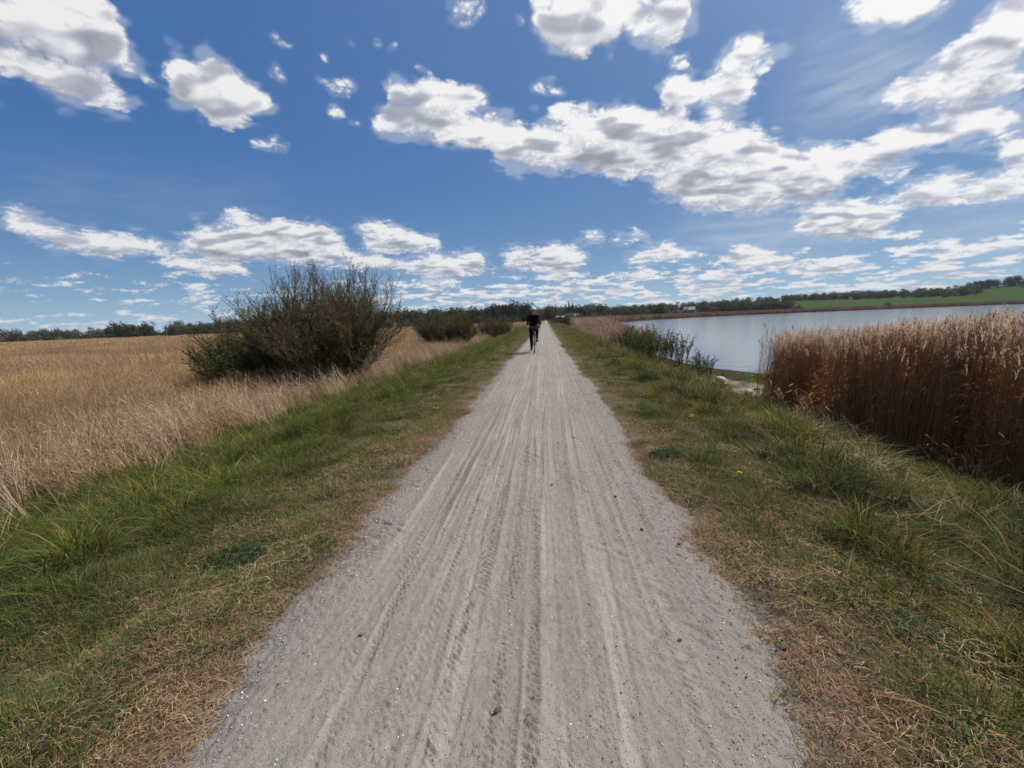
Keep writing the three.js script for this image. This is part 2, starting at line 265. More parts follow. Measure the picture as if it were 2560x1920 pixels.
function thing(name, label, category, at = [0, 0, 0], turn = 0, group) { const o = new THREE.Group(); o.name = numbered(name); o.position.set(...at); o.rotation.y = turn; tag(o, label, category, group); scene.add(o); return o; }
const M4 = new THREE.Matrix4(), QT = new THREE.Quaternion(), EU = new THREE.Euler(), V3 = new THREE.Vector3(), S3 = new THREE.Vector3(), COL = new THREE.Color();
function scatter(name, parent, geometry, material, items) {           // items: [x, y, z, turn, scale, tint, tiltX, tiltZ, scaleY]
  if (!items.length) return;
  const m = new THREE.InstancedMesh(geometry, material, items.length); m.name = name; m.castShadow = m.receiveShadow = true; m.userData.kind = 'stuff';
  items.forEach((t, k) => {
    QT.setFromEuler(EU.set(t[6] ?? 0, t[3], t[7] ?? 0)); M4.compose(V3.set(t[0], t[1], t[2]), QT, S3.set(t[4], t[4] * (t[8] ?? 1), t[4])); m.setMatrixAt(k, M4);
    const c = t[5]; m.setColorAt(k, COL.setRGB(c[0], c[1], c[2]));
  });
  parent.add(m); return m;
}
function stuff(name, label, category) { const o = new THREE.Group(); o.name = numbered(name); tag(o, label, category, null, 'stuff'); scene.add(o); return o; }
const leafMat = (rough = 1, through = 0.35) => new THREE.MeshPhysicalMaterial({ vertexColors: true, roughness: rough, side: THREE.DoubleSide, transmission: through, thickness: 0, ior: 1.3, specularIntensity: 0.25 });
const dryMat = new THREE.MeshPhysicalMaterial({ vertexColors: true, roughness: 0.8, specularIntensity: 0.3, side: THREE.DoubleSide });
const barkMat = new THREE.MeshPhysicalMaterial({ vertexColors: true, roughness: 0.95, specularIntensity: 0.2 });
const greenMat = leafMat(1, 0.4), foliageMat = leafMat(1, 0.3);
// grey noise texture: value(u, v in 0..1, tileable through wrap) -> 0..1
function grainTexture(n, paint, srgb = false) {
  const d = new Uint8Array(n * n * 4); paint(d, n);
  const t = new THREE.DataTexture(d, n, n, THREE.RGBAFormat); t.wrapS = t.wrapT = THREE.RepeatWrapping; t.magFilter = THREE.LinearFilter; t.minFilter = THREE.LinearMipmapLinearFilter; t.generateMipmaps = true; if (srgb) t.colorSpace = THREE.SRGBColorSpace; t.needsUpdate = true; return t;
}

// ---------------------------------------------------------------- terrain
const WATER = -1.32;
const LAKE = [[60, 40], [13.5, 8], [12.2, -4], [11.4, -10], [10.3, -14.5], [8.7, -17.8], [7.3, -20], [6.9, -27], [8.3, -45], [12, -82], [18, -125], [24.5, -166], [55, -218], [90, -255], [170, -302], [285, -330], [352, -330], [600, -300], [950, -180], [950, 40]];
function lakeDistance(x, z) {                                         // positive inside the lake
  if (x < 5 || x > 1300 || z < -700) return -9999;
  let best = 1e9, inside = false;
  for (let i = 0, j = LAKE.length - 1; i < LAKE.length; j = i++) {
    const [xi, zi] = LAKE[i], [xj, zj] = LAKE[j];
    if ((zi > z) !== (zj > z) && x < (xj - xi) * (z - zi) / (zj - zi) + xi) inside = !inside;
    const dx = xj - xi, dz = zj - zi, t = clamp(((x - xi) * dx + (z - zi) * dz) / (dx * dx + dz * dz)), ex = x - xi - t * dx, ez = z - zi - t * dz; best = Math.min(best, ex * ex + ez * ez);
  }
  return (inside ? 1 : -1) * Math.sqrt(best);
}
const HILL = [[-180, 8], [-60, 3], [-40, 3], [-20, 2], [0, 1], [6, 2], [12, 4.5], [19, 8], [30, 14], [36, 14], [41, 15], [47, 23], [60, 25], [90, 14], [180, 8]];
function table(tab, x) { for (let i = 1; i < tab.length; i++) if (x <= tab[i][0]) return mix(tab[i - 1][1], tab[i][1], smooth(0, 1, (x - tab[i - 1][0]) / (tab[i][0] - tab[i - 1][0]))); return tab[tab.length - 1][1]; }
const PATH_X = -0.2, PATH_HALF = 0.93;
const pathEdge = (x, z) => Math.abs(x - PATH_X) - (PATH_HALF + 0.14 * noise2(z * 0.45, x > 0 ? 3.3 : 8.8) + 0.13 * noise2(z * 1.7, x > 0 ? 13.3 : 28.8) + 0.08 * noise2(z * 5.5, x > 0 ? 1.3 : 2.8) + 0.05 * noise2(z * 14, x * 9));
function height(x, z, lake = lakeDistance(x, z)) {
  const s = -z, off = smooth(0.02, 0.35, pathEdge(x, z)); let h;
  if (x < PATH_X) { const a = -x; h = -0.03 * smooth(1.2, 2.2, a) - 1.02 * smooth(1.5, 8.2, a) - 0.2 * smooth(7, 14, a); }
  else { h = -0.05 * smooth(1, 2.2, x) - 1.12 * smooth(1.7, 6.3, x) - 0.06 * smooth(6, 9, x); }
  const near = 1 - smooth(60, 160, Math.hypot(x, z));
  if (near > 0 && off > 0) {
    let b = 0.05 * fbm(x * 0.9 + 3, z * 0.9, 3) + 0.02 * noise2(x * 5, z * 5);
    if (x > 1.4 && x < 7) { const t = fbm(x * 1.5 + 40, z * 1.5, 2); b += smooth(1.3, 2.4, x) * (0.46 * Math.max(0, t) - 0.3 * Math.max(0, -t)); }
    if (x < -1.6 && x > -8) b += 0.16 * fbm(x * 1.6, z * 1.6 + 20, 2);
    h += b * off * near;
  }
  h -= 0.03 * (1 - off);
  if (lake > -8) { const land = Math.min(h, mix(h, -1.2, smooth(-8, -2, lake))); h = mix(land, -2.6, smooth(-0.9, 5, lake)); }
  const r = Math.hypot(x, z);
  if (r > 120) {
    const az = Math.atan2(x, -z) / RAD, d = lake > -9000 ? Math.max(0, -lake) : 9999, up = table(HILL, az);
    let rise = x > 0 && lake > -9000 ? smooth(14, 270, d) * smooth(130, 300, r) : smooth(290, 620, r);
    if (lake > 0) rise = 0;
    const roll = 1.5 * fbm(x * 0.004, z * 0.004, 3);
    h += rise * (up + roll * 2);
  }
  return h;
}
const lines = (parts) => { const o = []; for (const [a, b, st] of parts) { const n = Math.round((b - a) / st); for (let i = 0; i < n; i++) o.push(a + (b - a) * i / n); } o.push(parts[parts.length - 1][1]); return o; };
const fibreTex = grainTexture(1024, (d, n) => {                       // matted fibres and grit
  const r = rngOf(5), a = new Float32Array(n * n).fill(0.62);
  for (let k = 0; k < 26000; k++) {
    let x = r() * n, y = r() * n, t = r() * 6.283, l = 12 + r() * 60, v = 0.25 + r() * 0.75; const w = r() < 0.3 ? 2 : 1, bend = (r() - 0.5) * 0.06;
    for (let i = 0; i < l; i++) { x += Math.cos(t); y += Math.sin(t); t += bend; for (let q = 0; q < w; q++) { const p = ((Math.floor(y) + n + q) % n) * n + ((Math.floor(x) + n) % n); if (p >= 0 && p < a.length) a[p] = mix(a[p], v, 0.65); } }
  }
  for (let i = 0; i < n * n; i++) { const v = clamp(a[i] * (0.85 + 0.3 * r())) * 255; d[4 * i] = d[4 * i + 1] = d[4 * i + 2] = v; d[4 * i + 3] = 255; }
});
const groundColour = (x, z, lake) => {
  const r = Math.hypot(x, z), n = fbm(x * 0.7, z * 0.7, 3), e = pathEdge(x, z); let c;
  const set = (...q) => q;
  if (r < 170 && (x < 7 || lake > -6)) {
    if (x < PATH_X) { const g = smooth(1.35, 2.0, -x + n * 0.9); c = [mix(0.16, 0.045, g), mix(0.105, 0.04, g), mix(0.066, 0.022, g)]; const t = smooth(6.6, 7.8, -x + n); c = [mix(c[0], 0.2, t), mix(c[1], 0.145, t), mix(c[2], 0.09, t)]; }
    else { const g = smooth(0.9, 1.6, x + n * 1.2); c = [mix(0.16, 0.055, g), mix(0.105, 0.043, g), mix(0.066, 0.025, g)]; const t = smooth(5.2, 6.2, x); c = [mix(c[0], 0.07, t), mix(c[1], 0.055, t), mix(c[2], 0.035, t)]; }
    if (x > 4.6 && x < 10 && z < -8.5 && z > -19) { const t = smooth(-0.12, 0.14, fbm(x * 0.55 + 9, z * 0.55, 3) + 0.42 * (1 - Math.abs(z + 12.6) / 3.4) - 0.2) * smooth(4.9, 5.6, x) * smooth(-19, -16, z); c = [mix(c[0], 0.4, t), mix(c[1], 0.33, t), mix(c[2], 0.26, t)]; }
    const p = (1 - smooth(-0.05, 0.4, e + 0.5 * fbm(x * 5, z * 5, 3))) * 0.9; c = [mix(c[0], 0.24, p), mix(c[1], 0.208, p), mix(c[2], 0.185, p)];
  } else if (x < 0) { const f = smooth(255, 330, r); c = [mix(0.24, 0.085, f), mix(0.17, 0.095, f), mix(0.1, 0.04, f)]; }
  else {
    const az = Math.atan2(x, -z) / RAD, d = -lake;
    c = [0.16, 0.1, 0.065];
    const t = smooth(26, 34, d); c = [mix(c[0], 0.075, t), mix(c[1], 0.085, t), mix(c[2], 0.035, t)];
    const field = smooth(28, 29.5, az + n) * smooth(34, 40, d) + (fbm(x * 0.012 + 4, z * 0.012, 2) > 0.02 && d > 60 ? 0.75 : 0); const f = clamp(field); c = [mix(c[0], 0.056, f), mix(c[1], 0.098, f), mix(c[2], 0.022, f)];
  }
  const k = 1 + 0.35 * n; return [c[0] * k, c[1] * k, c[2] * k];
};
{
  const xs = lines([[-2600, -600, 125], [-600, -200, 16], [-200, -40, 4], [-40, -9, 0.75], [-9, 9, 0.11], [9, 40, 0.75], [40, 200, 4], [200, 700, 10], [700, 2600, 110]]);
  const zs = lines([[-2600, -800, 110], [-800, -150, 9], [-150, -40, 1.5], [-40, -14, 0.35], [-14, 2.5, 0.11], [2.5, 40, 1.5], [40, 300, 20], [300, 2000, 170]]);
  const nx = xs.length, nz = zs.length, p = new Float32Array(nx * nz * 3), c = new Float32Array(nx * nz * 3), uv = new Float32Array(nx * nz * 2), ix = new Uint32Array((nx - 1) * (nz - 1) * 6);
  for (let j = 0, k = 0; j < nz; j++) for (let i = 0; i < nx; i++, k++) {
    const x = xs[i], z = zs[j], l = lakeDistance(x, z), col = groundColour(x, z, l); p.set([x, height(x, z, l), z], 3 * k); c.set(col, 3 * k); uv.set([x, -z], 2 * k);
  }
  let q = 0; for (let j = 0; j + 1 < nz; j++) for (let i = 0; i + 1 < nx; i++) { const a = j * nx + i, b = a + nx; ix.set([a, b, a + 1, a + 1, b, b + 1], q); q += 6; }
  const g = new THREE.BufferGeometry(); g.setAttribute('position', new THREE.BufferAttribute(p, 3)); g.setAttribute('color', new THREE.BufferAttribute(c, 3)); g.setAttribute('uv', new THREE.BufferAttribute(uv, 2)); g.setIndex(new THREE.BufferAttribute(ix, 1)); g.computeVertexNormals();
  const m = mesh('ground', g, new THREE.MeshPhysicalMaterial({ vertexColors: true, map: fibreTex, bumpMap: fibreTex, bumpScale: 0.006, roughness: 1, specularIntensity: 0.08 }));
  tag(m, 'grassy dike, flat marsh and low hills reaching the horizon', 'ground', null, 'structure');
}
console.log('ground');

// ---------------------------------------------------------------- gravel path with wheel tracks
const tracks = []; {
  const r = rngOf(77);
  for (let k = 0; k < 40; k++) {
    const c = r() < 0.7 ? 0 : 1;
    tracks.push({ x: PATH_X + (r() + r() - 1) * (c ? 0.95 : 0.75) - 0.02, w: 0.016 + r() * 0.016, d: 0.0012 + r() * 0.0028, kind: [0, 1, 2, 0, 1, 3][k % 6], a: 0.05 + r() * 0.2, f: 0.12 + r() * 0.22, o: r() * 100, drift: (r() - 0.5) * 0.03, pale: r() < 0.62 ? 0.5 + r() * 0.5 : -0.4 - r() * 0.6, pitch: 0.02 + r() * 0.012 });
  }
}
// clear tread prints of single tyres
for (const [x, w, kind, pitch, o] of [[-0.99, 0.026, 1, 0.021, 1.2], [-0.8, 0.03, 3, 0.034, 5.7], [-0.72, 0.022, 1, 0.024, 8.1], [-0.42, 0.02, 2, 0.026, 3.3], [-0.2, 0.024, 1, 0.027, 9.4], [-0.08, 0.022, 1, 0.024, 2.6], [0.16, 0.026, 2, 0.023, 6.5], [0.24, 0.02, 2, 0.02, 4.1], [0.44, 0.022, 3, 0.026, 7.7], [0.58, 0.028, 1, 0.023, 0.4]]) tracks.push({ x, w, d: 0.003, kind, a: 0.05, f: 0.2, o, drift: 0.004 * Math.sin(o * 5), pale: -0.25, pitch, sure: true });
const relief = (x, s, out) => {                                        // height in metres of the gravel surface and its paleness
  let h = 0, pale = 0; const k1 = 1 - smooth(4.2, 7, s), k2 = 1 - smooth(8, 14, s), wob = 0.008 * noise2(s * 3.1, x * 2);
  for (const t of tracks) {
    const cx = t.x + t.a * noise2(s * t.f + t.o, t.o) + t.drift * Math.min(s, 12) + wob, d = Math.abs(x - cx); if (d > t.w * 2.2) continue;
    const on = t.sure ? smooth(-0.4, -0.1, noise2(s * 0.5 + t.o * 3, t.o)) : smooth(-0.22, 0.12, noise2(s * 0.35 + t.o * 3, t.o)); if (on <= 0) continue;
    const q = d / t.w, inside = 1 - smooth(0.7, 1.1, q), berm = Math.exp(-((q - 1.35) ** 2) * 9);
    let tread = 0; const ph = s / t.pitch;
    if (t.kind === 1) tread = Math.sin(6.283 * (ph + 0.35 * (x - cx) / t.w)) > 0.1 ? 1 : 0;
    else if (t.kind === 2) tread = (Math.sin(6.283 * ph) * Math.sin(6.283 * (x - cx) / (t.w * 0.9))) > 0.15 ? 1 : 0;
    else if (t.kind === 3) tread = Math.sin(6.283 * (ph * 0.8 + 0.6 * d / t.w)) > 0 ? 0.8 : 0;
    const lug = tread * (t.sure ? smooth(-0.45, 0, noise2(s * 1.7 + t.o, x)) : smooth(-0.15, 0.15, noise2(s * 1.7 + t.o, x)));
    h += on * (-t.d * inside + t.d * 0.75 * berm + inside * lug * 0.009 * k1);
    pale += on * inside * t.pale * (t.kind ? 0.35 : 1) + on * berm * 0.25 - on * inside * lug * 0.15 * k1;
  }
  const edge = smooth(0.62, 0.95, Math.abs(x - PATH_X));
  // scuffs and footprints: shallow ridges across
  const scuff = smooth(0.12, 0.34, noise2(x * 3.2 + 7, s * 1.6)) + edge * 0.6;
  h += k2 * scuff * 0.016 * noise2(x * 9, s * 30 + 3 * noise2(x * 6, s * 4)) + k1 * 0.0055 * noise2(x * 58, s * 52) * (0.75 + edge) + k2 * 0.004 * noise2(x * 27, s * 22) + 0.006 * noise2(x * 4, s * 2.2);
  pale += 0.5 * noise2(x * 5 + s * 0.15, s * 0.8) + 0.6 * noise2(x * 13, s * 4 + 5) + 0.5 * noise2(x * 2.2, s * 1.1) + k2 * 0.9 * noise2(x * 34, s * 20) + k1 * 0.6 * noise2(x * 70, s * 50) - edge * 0.3;
  out.h = h; out.pale = pale; out.edge = edge;
};
const gravelTex = grainTexture(1024, (d, n) => {
  const r = rngOf(9), a = new Float32Array(n * n);
  for (let i = 0; i < n * n; i++) a[i] = 0.74 + 0.2 * (r() - 0.5);
  for (let k = 0; k < 70000; k++) {
    const x = r() * n, y = r() * n, rad = 0.6 + r() * r() * r() * 3.6, v = r() < 0.5 ? 0.32 + r() * 0.35 : 0.85 + r() * 0.15, R = Math.ceil(rad), el = 0.7 + r() * 0.6;
    for (let j = -R; j <= R; j++) for (let i = -R; i <= R; i++) if (i * i * el + j * j / el < rad * rad) { const p = ((Math.floor(y) + j + n) % n) * n + ((Math.floor(x) + i + n) % n); a[p] = mix(a[p], v, 0.6); }
  }
  for (let i = 0; i < n * n; i++) { d[4 * i] = d[4 * i + 1] = d[4 * i + 2] = clamp(a[i]) * 255; d[4 * i + 3] = 255; }
});
{
  const geos = [], o = {};
  const zz = [[lines([[-1.4, 1.02, 0.0075]]), lines([[-1.2, 0.55, 0.05], [0.55, 4.2, 0.0095], [4.2, 7, 0.014]])], [lines([[-1.4, 1.02, 0.016]]), lines([[7, 14, 0.035], [14, 34, 0.08]])], [lines([[-1.4, 1.02, 0.06]]), lines([[34, 90, 0.5], [90, 420, 4]])]];
  for (const [xs, ss] of zz) {
    const nx = xs.length, nz = ss.length, p = new Float32Array(nx * nz * 3), c = new Float32Array(nx * nz * 3), uv = new Float32Array(nx * nz * 2), ix = new Uint32Array((nx - 1) * (nz - 1) * 6);
    for (let j = 0, k = 0; j < nz; j++) for (let i = 0; i < nx; i++, k++) {
      const x = xs[i], s = ss[j]; relief(x, s, o); const e = pathEdge(x, -s);
      const y = 0.012 + 0.012 * (1 - ((x - PATH_X) / 0.95) ** 2) + o.h - 0.06 * smooth(-0.12, 0.3, e) + 0.006 * smooth(-0.1, 0.1, e) * noise2(x * 12, s * 12);
      p.set([x, y, -s], 3 * k); uv.set([x, s], 2 * k);
      const t = clamp(0.55 + 0.33 * o.pale), ed = o.edge; c.set([mix(mix(0.2, 0.375, t), 0.275, ed * 0.5), mix(mix(0.181, 0.335, t), 0.246, ed * 0.5), mix(mix(0.166, 0.29, t), 0.226, ed * 0.5)], 3 * k);
    }
    let q = 0; for (let j = 0; j + 1 < nz; j++) for (let i = 0; i + 1 < nx; i++) { const a = j * nx + i, b = a + nx; ix.set([a, a + 1, b, a + 1, b + 1, b], q); q += 6; }
    const g = new THREE.BufferGeometry(); g.setAttribute('position', new THREE.BufferAttribute(p, 3)); g.setAttribute('color', new THREE.BufferAttribute(c, 3)); g.setAttribute('uv', new THREE.BufferAttribute(uv, 2)); g.setIndex(new THREE.BufferAttribute(ix, 1)); g.computeVertexNormals(); geos.push(g);
  }
  const m = mesh('gravel_path', mergeGeometries(geos), new THREE.MeshPhysicalMaterial({ vertexColors: true, map: gravelTex, bumpMap: gravelTex, bumpScale: 0.008, roughness: 0.95, specularIntensity: 0.3 }));
  tag(m, 'pale grey gravel path marked by many bicycle tracks', 'path', null, 'structure');
}
console.log('path');

// ---------------------------------------------------------------- lake
{
  const sh = new THREE.Shape(LAKE.map(([x, z]) => new THREE.Vector2(x - (x < 60 && z > -170 ? 1.5 : 0), -z))), g = new THREE.ShapeGeometry(sh).rotateX(-Math.PI / 2);
  const p = g.attributes.position, uv = new Float32Array(p.count * 2); for (let i = 0; i < p.count; i++) { uv[2 * i] = p.getX(i) / 9; uv[2 * i + 1] = p.getZ(i) / 9; }
  g.setAttribute('uv', new THREE.BufferAttribute(uv, 2));
  const ripple = grainTexture(512, (d, n) => { for (let j = 0; j < n; j++) for (let i = 0; i < n; i++) { let v = 0; for (let k = 1; k < 14; k++) { const a = k * 2.4, fx = Math.round(Math.cos(a) * (2 + k * 1.9)), fy = Math.round(Math.sin(a) * (2 + k * 1.9)); v += Math.sin(6.2832 * (fx * i + fy * j) / n + k * k) / (1 + k * 0.35); } const q = clamp(0.5 + v * 0.13) * 255; d.set([q, q, q, 255], 4 * (j * n + i)); } });
  const m = mesh('lake', g, new THREE.MeshPhysicalMaterial({ color: new THREE.Color().setRGB(0.1, 0.112, 0.122), roughness: 0.13, ior: 1.33, bumpMap: ripple, bumpScale: 0.012 }));
  m.position.y = WATER; tag(m, 'calm pale grey lake beside the dike', 'lake', null, 'structure');
}
// ---------------------------------------------------------------- grasses and reeds (each a mass nobody could count)
const pick = (r, a) => a[Math.floor(r() * a.length)];
const vary = (r, c, k = 0.25) => { const m = 1 + (r() - 0.5) * 2 * k; return [c[0] * m * (1 + (r() - 0.5) * 0.12), c[1] * m, c[2] * m * (1 + (r() - 0.5) * 0.12)]; };
const GREEN = [[0.078, 0.115, 0.022], [0.105, 0.138, 0.026], [0.05, 0.082, 0.022], [0.15, 0.16, 0.04]], STRAW = [[0.29, 0.205, 0.105], [0.235, 0.16, 0.085], [0.36, 0.27, 0.15], [0.2, 0.125, 0.07]];
function blade(g, r, x, z, h, w, bend, c, y = 0, a = r() * 6.283, seg = 3) {
  const dx = Math.cos(a), dz = Math.sin(a), pts = [], ws = [], tw = (r() - 0.5) * 1.4, sx = -Math.sin(a + tw), sz = Math.cos(a + tw);
  for (let k = 0; k <= seg; k++) { const t = k / seg, out = bend * t * t * h, up = h * t * (1 - 0.35 * Math.min(bend, 1.6) * t); pts.push([x + dx * out, y + up, z + dz * out]); ws.push(k === seg ? 0 : w * (1 - 0.55 * t)); }
  g.ribbon(pts, ws, [sx, 0, sz], c);
}
function tuft(seed, n, h0, h1, w, spread, bend, palettes, share = 1, seg = 3) {
  const r = rngOf(seed), g = new Geo();
  for (let k = 0; k < n; k++) { const a = r() * 6.283, d = Math.sqrt(r()) * spread; blade(g, r, Math.cos(a) * d, Math.sin(a) * d, h0 + (h1 - h0) * r(), w * (0.7 + 0.6 * r()), bend * (0.3 + r() * 1.1), vary(r, pick(r, r() < share ? palettes[0] : palettes[1])), -0.01, a + (r() - 0.5) * 2, seg); }
  return g.build();
}
function litter(seed, n, spread, len, w, pal) {                       // dead blades lying about
  const r = rngOf(seed), g = new Geo();
  for (let k = 0; k < n; k++) { const a = r() * 6.283, d = Math.sqrt(r()) * spread, b = r() * 6.283, l = len * (0.4 + r()), x = Math.cos(a) * d, z = Math.sin(a) * d, y = 0.003 + r() * 0.02, rise = (r() - 0.35) * 0.35 * l, cu = (r() - 0.5) * 0.5 * l;
    g.ribbon([[x, y, z], [x + Math.cos(b) * l * 0.5 - Math.sin(b) * cu * 0.5, y + rise * 0.8 + 0.004, z + Math.sin(b) * l * 0.5 + Math.cos(b) * cu * 0.5], [x + Math.cos(b) * l, y + rise, z + Math.sin(b) * l]], [w, w, w * 0.3], [-Math.sin(b), 0.3 * (r() - 0.5), Math.cos(b)], vary(r, pick(r, pal), 0.35)); }
  return g.build();
}
function weeds(seed, n, spread, size) {                               // small round-leaved plants
  const r = rngOf(seed), g = new Geo();
  for (let k = 0; k < n; k++) {
    const a = r() * 6.283, d = Math.sqrt(r()) * spread, x = Math.cos(a) * d, z = Math.sin(a) * d, b = r() * 6.283, l = size * (0.6 + r() * 0.8), y = 0.008 + r() * 0.035, c = vary(r, pick(r, [[0.05, 0.1, 0.035], [0.07, 0.12, 0.05], [0.04, 0.08, 0.035]])), e = 0.2 + r() * 0.5;
    const P = (t, s) => g.v(x + Math.cos(b) * l * t - Math.sin(b) * s * l, y + e * l * t, z + Math.sin(b) * l * t + Math.cos(b) * s * l, c), p = [P(0, 0), P(0.35, -0.24), P(0.75, -0.2), P(1, 0), P(0.75, 0.2), P(0.35, 0.24)];
    for (let q = 1; q < 5; q++) g.tri(p[0], p[q], p[q + 1]);
  }
  return g.build();
}
const inView = (x, z, m = 66) => z < 0.6 && Math.abs(Math.atan2(x, -(z - 0.9)) / RAD + 4) < m;
function sow(seed, perM2, x0, x1, bands, accept) {                    // bands: [near s, far s, density factor]
  const r = rngOf(seed), out = [];
  for (const [s0, s1, k] of bands) { const n = Math.round((x1 - x0) * (s1 - s0) * perM2 * k); for (let i = 0; i < n; i++) { const x = x0 + r() * (x1 - x0), z = -(s0 + r() * (s1 - s0)); if (!inView(x, z) || (x0 < 5 && x > 4.75 + 0.5 * noise2(x * 2, z * 2) && x < 9 && z < -9.9 && z > -18.5 && r() < 0.9)) continue; const t = accept(x, z, r); if (t) out.push(t); } }
  return out;
}
const BANDS = [[-0.4, 3, 1], [3, 6, 0.75], [6, 12, 0.45], [12, 24, 0.22], [24, 50, 0.09], [50, 130, 0.025]];
const big = (z) => 1 + Math.min(1.3, Math.max(0, -z - 6) / 30);        // farther tufts stand for more blades
{
  const straws = [STRAW, STRAW], mixed = [GREEN, STRAW];
  // lush green slope on the left, patches on the right
  const gg = stuff('green_grass', 'lush green grass covering the banks of the dike', 'grass');
  const tall = [1, 2, 3, 4].map(k => tuft(k, 26, 0.06, 0.2, 0.0038, 0.07, 0.85, mixed, 0.84));
  const lush = (x, z, r) => {
    const n = fbm(x * 0.8, z * 0.8, 3), n2 = fbm(x * 2.6 + 9, z * 2.6, 2); let p, sc = 0.7 + r() * 0.6, t;
    if (x < PATH_X) { p = smooth(1.25, 2.3, -x + n * 1.5) * (0.3 + 0.95 * smooth(-0.18, 0.1, n2)) * (1 - smooth(7.0, 8.3, -x + n * 1.4)); const yel = clamp(0.25 + n2 * 1.8), q = 0.86 + 1.1 * fbm(x * 0.7 + 33, z * 0.7, 2); t = [mix(0.68, 1.4, yel) * q, mix(0.86, 1.12, yel) * q, mix(0.8, 0.8, yel) * q]; sc *= (0.5 + 0.55 * smooth(1.6, 3.2, -x)) * (0.65 + 1.0 * smooth(-0.05, 0.28, n2)); }
    else { p = smooth(0.8, 1.75, x + n * 1.5) * (0.06 + 1.25 * smooth(-0.04, 0.16, n2)) * (1 - smooth(5.6, 6.4, x)); const d = smooth(-0.05, 0.25, n), q = smooth(-0.2, 0.25, fbm(x * 0.9 + 70, z * 0.9, 2)); t = [mix(1.3, 0.5, d) * mix(0.65, 1.15, q), mix(1.08, 0.6, d) * mix(0.68, 1.1, q), mix(0.8, 0.65, d)]; sc *= (0.5 + 0.6 * smooth(1.1, 2.6, x)) * (0.6 + 1.3 * smooth(0, 0.28, n2)); }
    if (pathEdge(x, z) < 0.1 || r() > p) return null;
    return [x, height(x, z) - 0.01, z, r() * 6.283, sc * big(z), t, (r() - 0.5) * 0.3, (r() - 0.5) * 0.3, 1 / Math.sqrt(big(z))];
  };
  for (let k = 0; k < 4; k++) { scatter('blades', gg, tall[k], greenMat, sow(100 + k, 75, -8.2, PATH_X - 0.9, BANDS, lush)); scatter('blades', gg, tall[k], greenMat, sow(200 + k, 120, 0.75, 6.6, BANDS, lush)); }
  // short thin mixed turf along the path
  const tg = stuff('short_turf', 'short trampled turf, half green half straw, along the path', 'grass');
  const turf = [11, 12, 13].map((k, i) => tuft(k, 34, 0.025, 0.095, 0.0024, 0.075, 1.0, [[[0.1, 0.135, 0.034], [0.14, 0.155, 0.045], [0.066, 0.1, 0.03]], STRAW], [0.55, 0.75, 0.88][i], 2));
  const short = (x, z, r) => { const e = pathEdge(x, z), n = fbm(x * 1.5 + 30, z * 1.5, 3), p = smooth(0.08, 0.42, e + n * 0.6) * (x < PATH_X ? 1 - 0.75 * smooth(2.2, 3.2, -x) : 1 - 0.5 * smooth(3, 5.5, x)); if (x > 5.8 || r() > p * (0.4 + 1.2 * smooth(-0.16, 0.16, n))) return null; const d = 0.75 + r() * 0.5; return [x, height(x, z) - 0.004, z, r() * 6.283, (0.7 + r() * 0.7) * big(z), [d * 1.05, d, d], (r() - 0.5) * 0.3, (r() - 0.5) * 0.3]; };
  for (let k = 0; k < 3; k++) { scatter('blades', tg, turf[k], greenMat, sow(300 + k, 190, -3.4, PATH_X - 0.85, BANDS, short)); scatter('blades', tg, turf[k], greenMat, sow(330 + k, 170, 0.65, 5.8, BANDS, short)); }
  // dead straw litter
  const lg = stuff('straw_litter', 'dead brown grass litter lying on the verges', 'litter');
  const lit = [litter(21, 60, 0.09, 0.026, 0.0015, STRAW), litter(22, 50, 0.09, 0.042, 0.0016, STRAW), litter(23, 70, 0.09, 0.022, 0.0015, [[0.215, 0.135, 0.078], [0.165, 0.105, 0.063], [0.27, 0.185, 0.105]])];
  const dead = (x, z, r) => { const e = pathEdge(x, z), n = fbm(x * 1.1 + 60, z * 1.1, 3), p = smooth(-0.16, 0.14, e + n * 0.35) * (x < PATH_X ? 1 - 0.92 * smooth(1.7, 2.6, -x + n) : 1 - 0.75 * smooth(1.2, 2.4, x + n)); if (x > 6.2 || r() > p * (0.55 + 0.9 * smooth(-0.25, 0.15, n))) return null; const d = 0.7 + r() * 0.5; return [x, height(x, z), z, r() * 6.283, (0.7 + r() * 0.8) * big(z), [d, d * 0.97, d * 0.95], (r() - 0.5) * 0.2, (r() - 0.5) * 0.2]; };
  const strip = (x, z, r) => { const e = pathEdge(x, z), n = fbm(x * 2 + 11, z * 2, 2); if (r() > smooth(-0.1, 0.05, e + n * 0.2) * (1 - smooth(0.22, 0.55, e + n * 0.4))) return null; const d = 0.75 + r() * 0.45; return [x, height(x, z), z, r() * 6.283, (0.7 + r() * 0.6) * big(z), [d * 1.05, d * 0.95, d * 0.9], (r() - 0.5) * 0.2, (r() - 0.5) * 0.2]; };
  scatter('straws', lg, lit[2], dryMat, sow(460, 110, -2, -0.95, BANDS, strip)); scatter('straws', lg, lit[2], dryMat, sow(461, 110, 0.6, 1.6, BANDS, strip));
  for (let k = 0; k < 3; k++) { scatter('straws', lg, lit[k], dryMat, sow(400 + k, 60, -3.2, PATH_X - 0.8, BANDS, dead)); scatter('straws', lg, lit[k], dryMat, sow(430 + k, 38, 0.62, 6.2, BANDS, dead)); }
  // brown matted thatch heaps on the right bank, long loose straws on the left
  const th = stuff('matted_thatch', 'grey-brown matted dead grass on the lake side bank', 'dead grass');
  const mats = [tuft(31, 40, 0.1, 0.26, 0.0035, 0.12, 2.6, [[[0.24, 0.175, 0.11], [0.19, 0.135, 0.085], [0.3, 0.23, 0.15]], STRAW], 0.8), litter(32, 40, 0.16, 0.2, 0.0035, [[0.24, 0.18, 0.115], [0.3, 0.235, 0.16], [0.18, 0.125, 0.075]])];
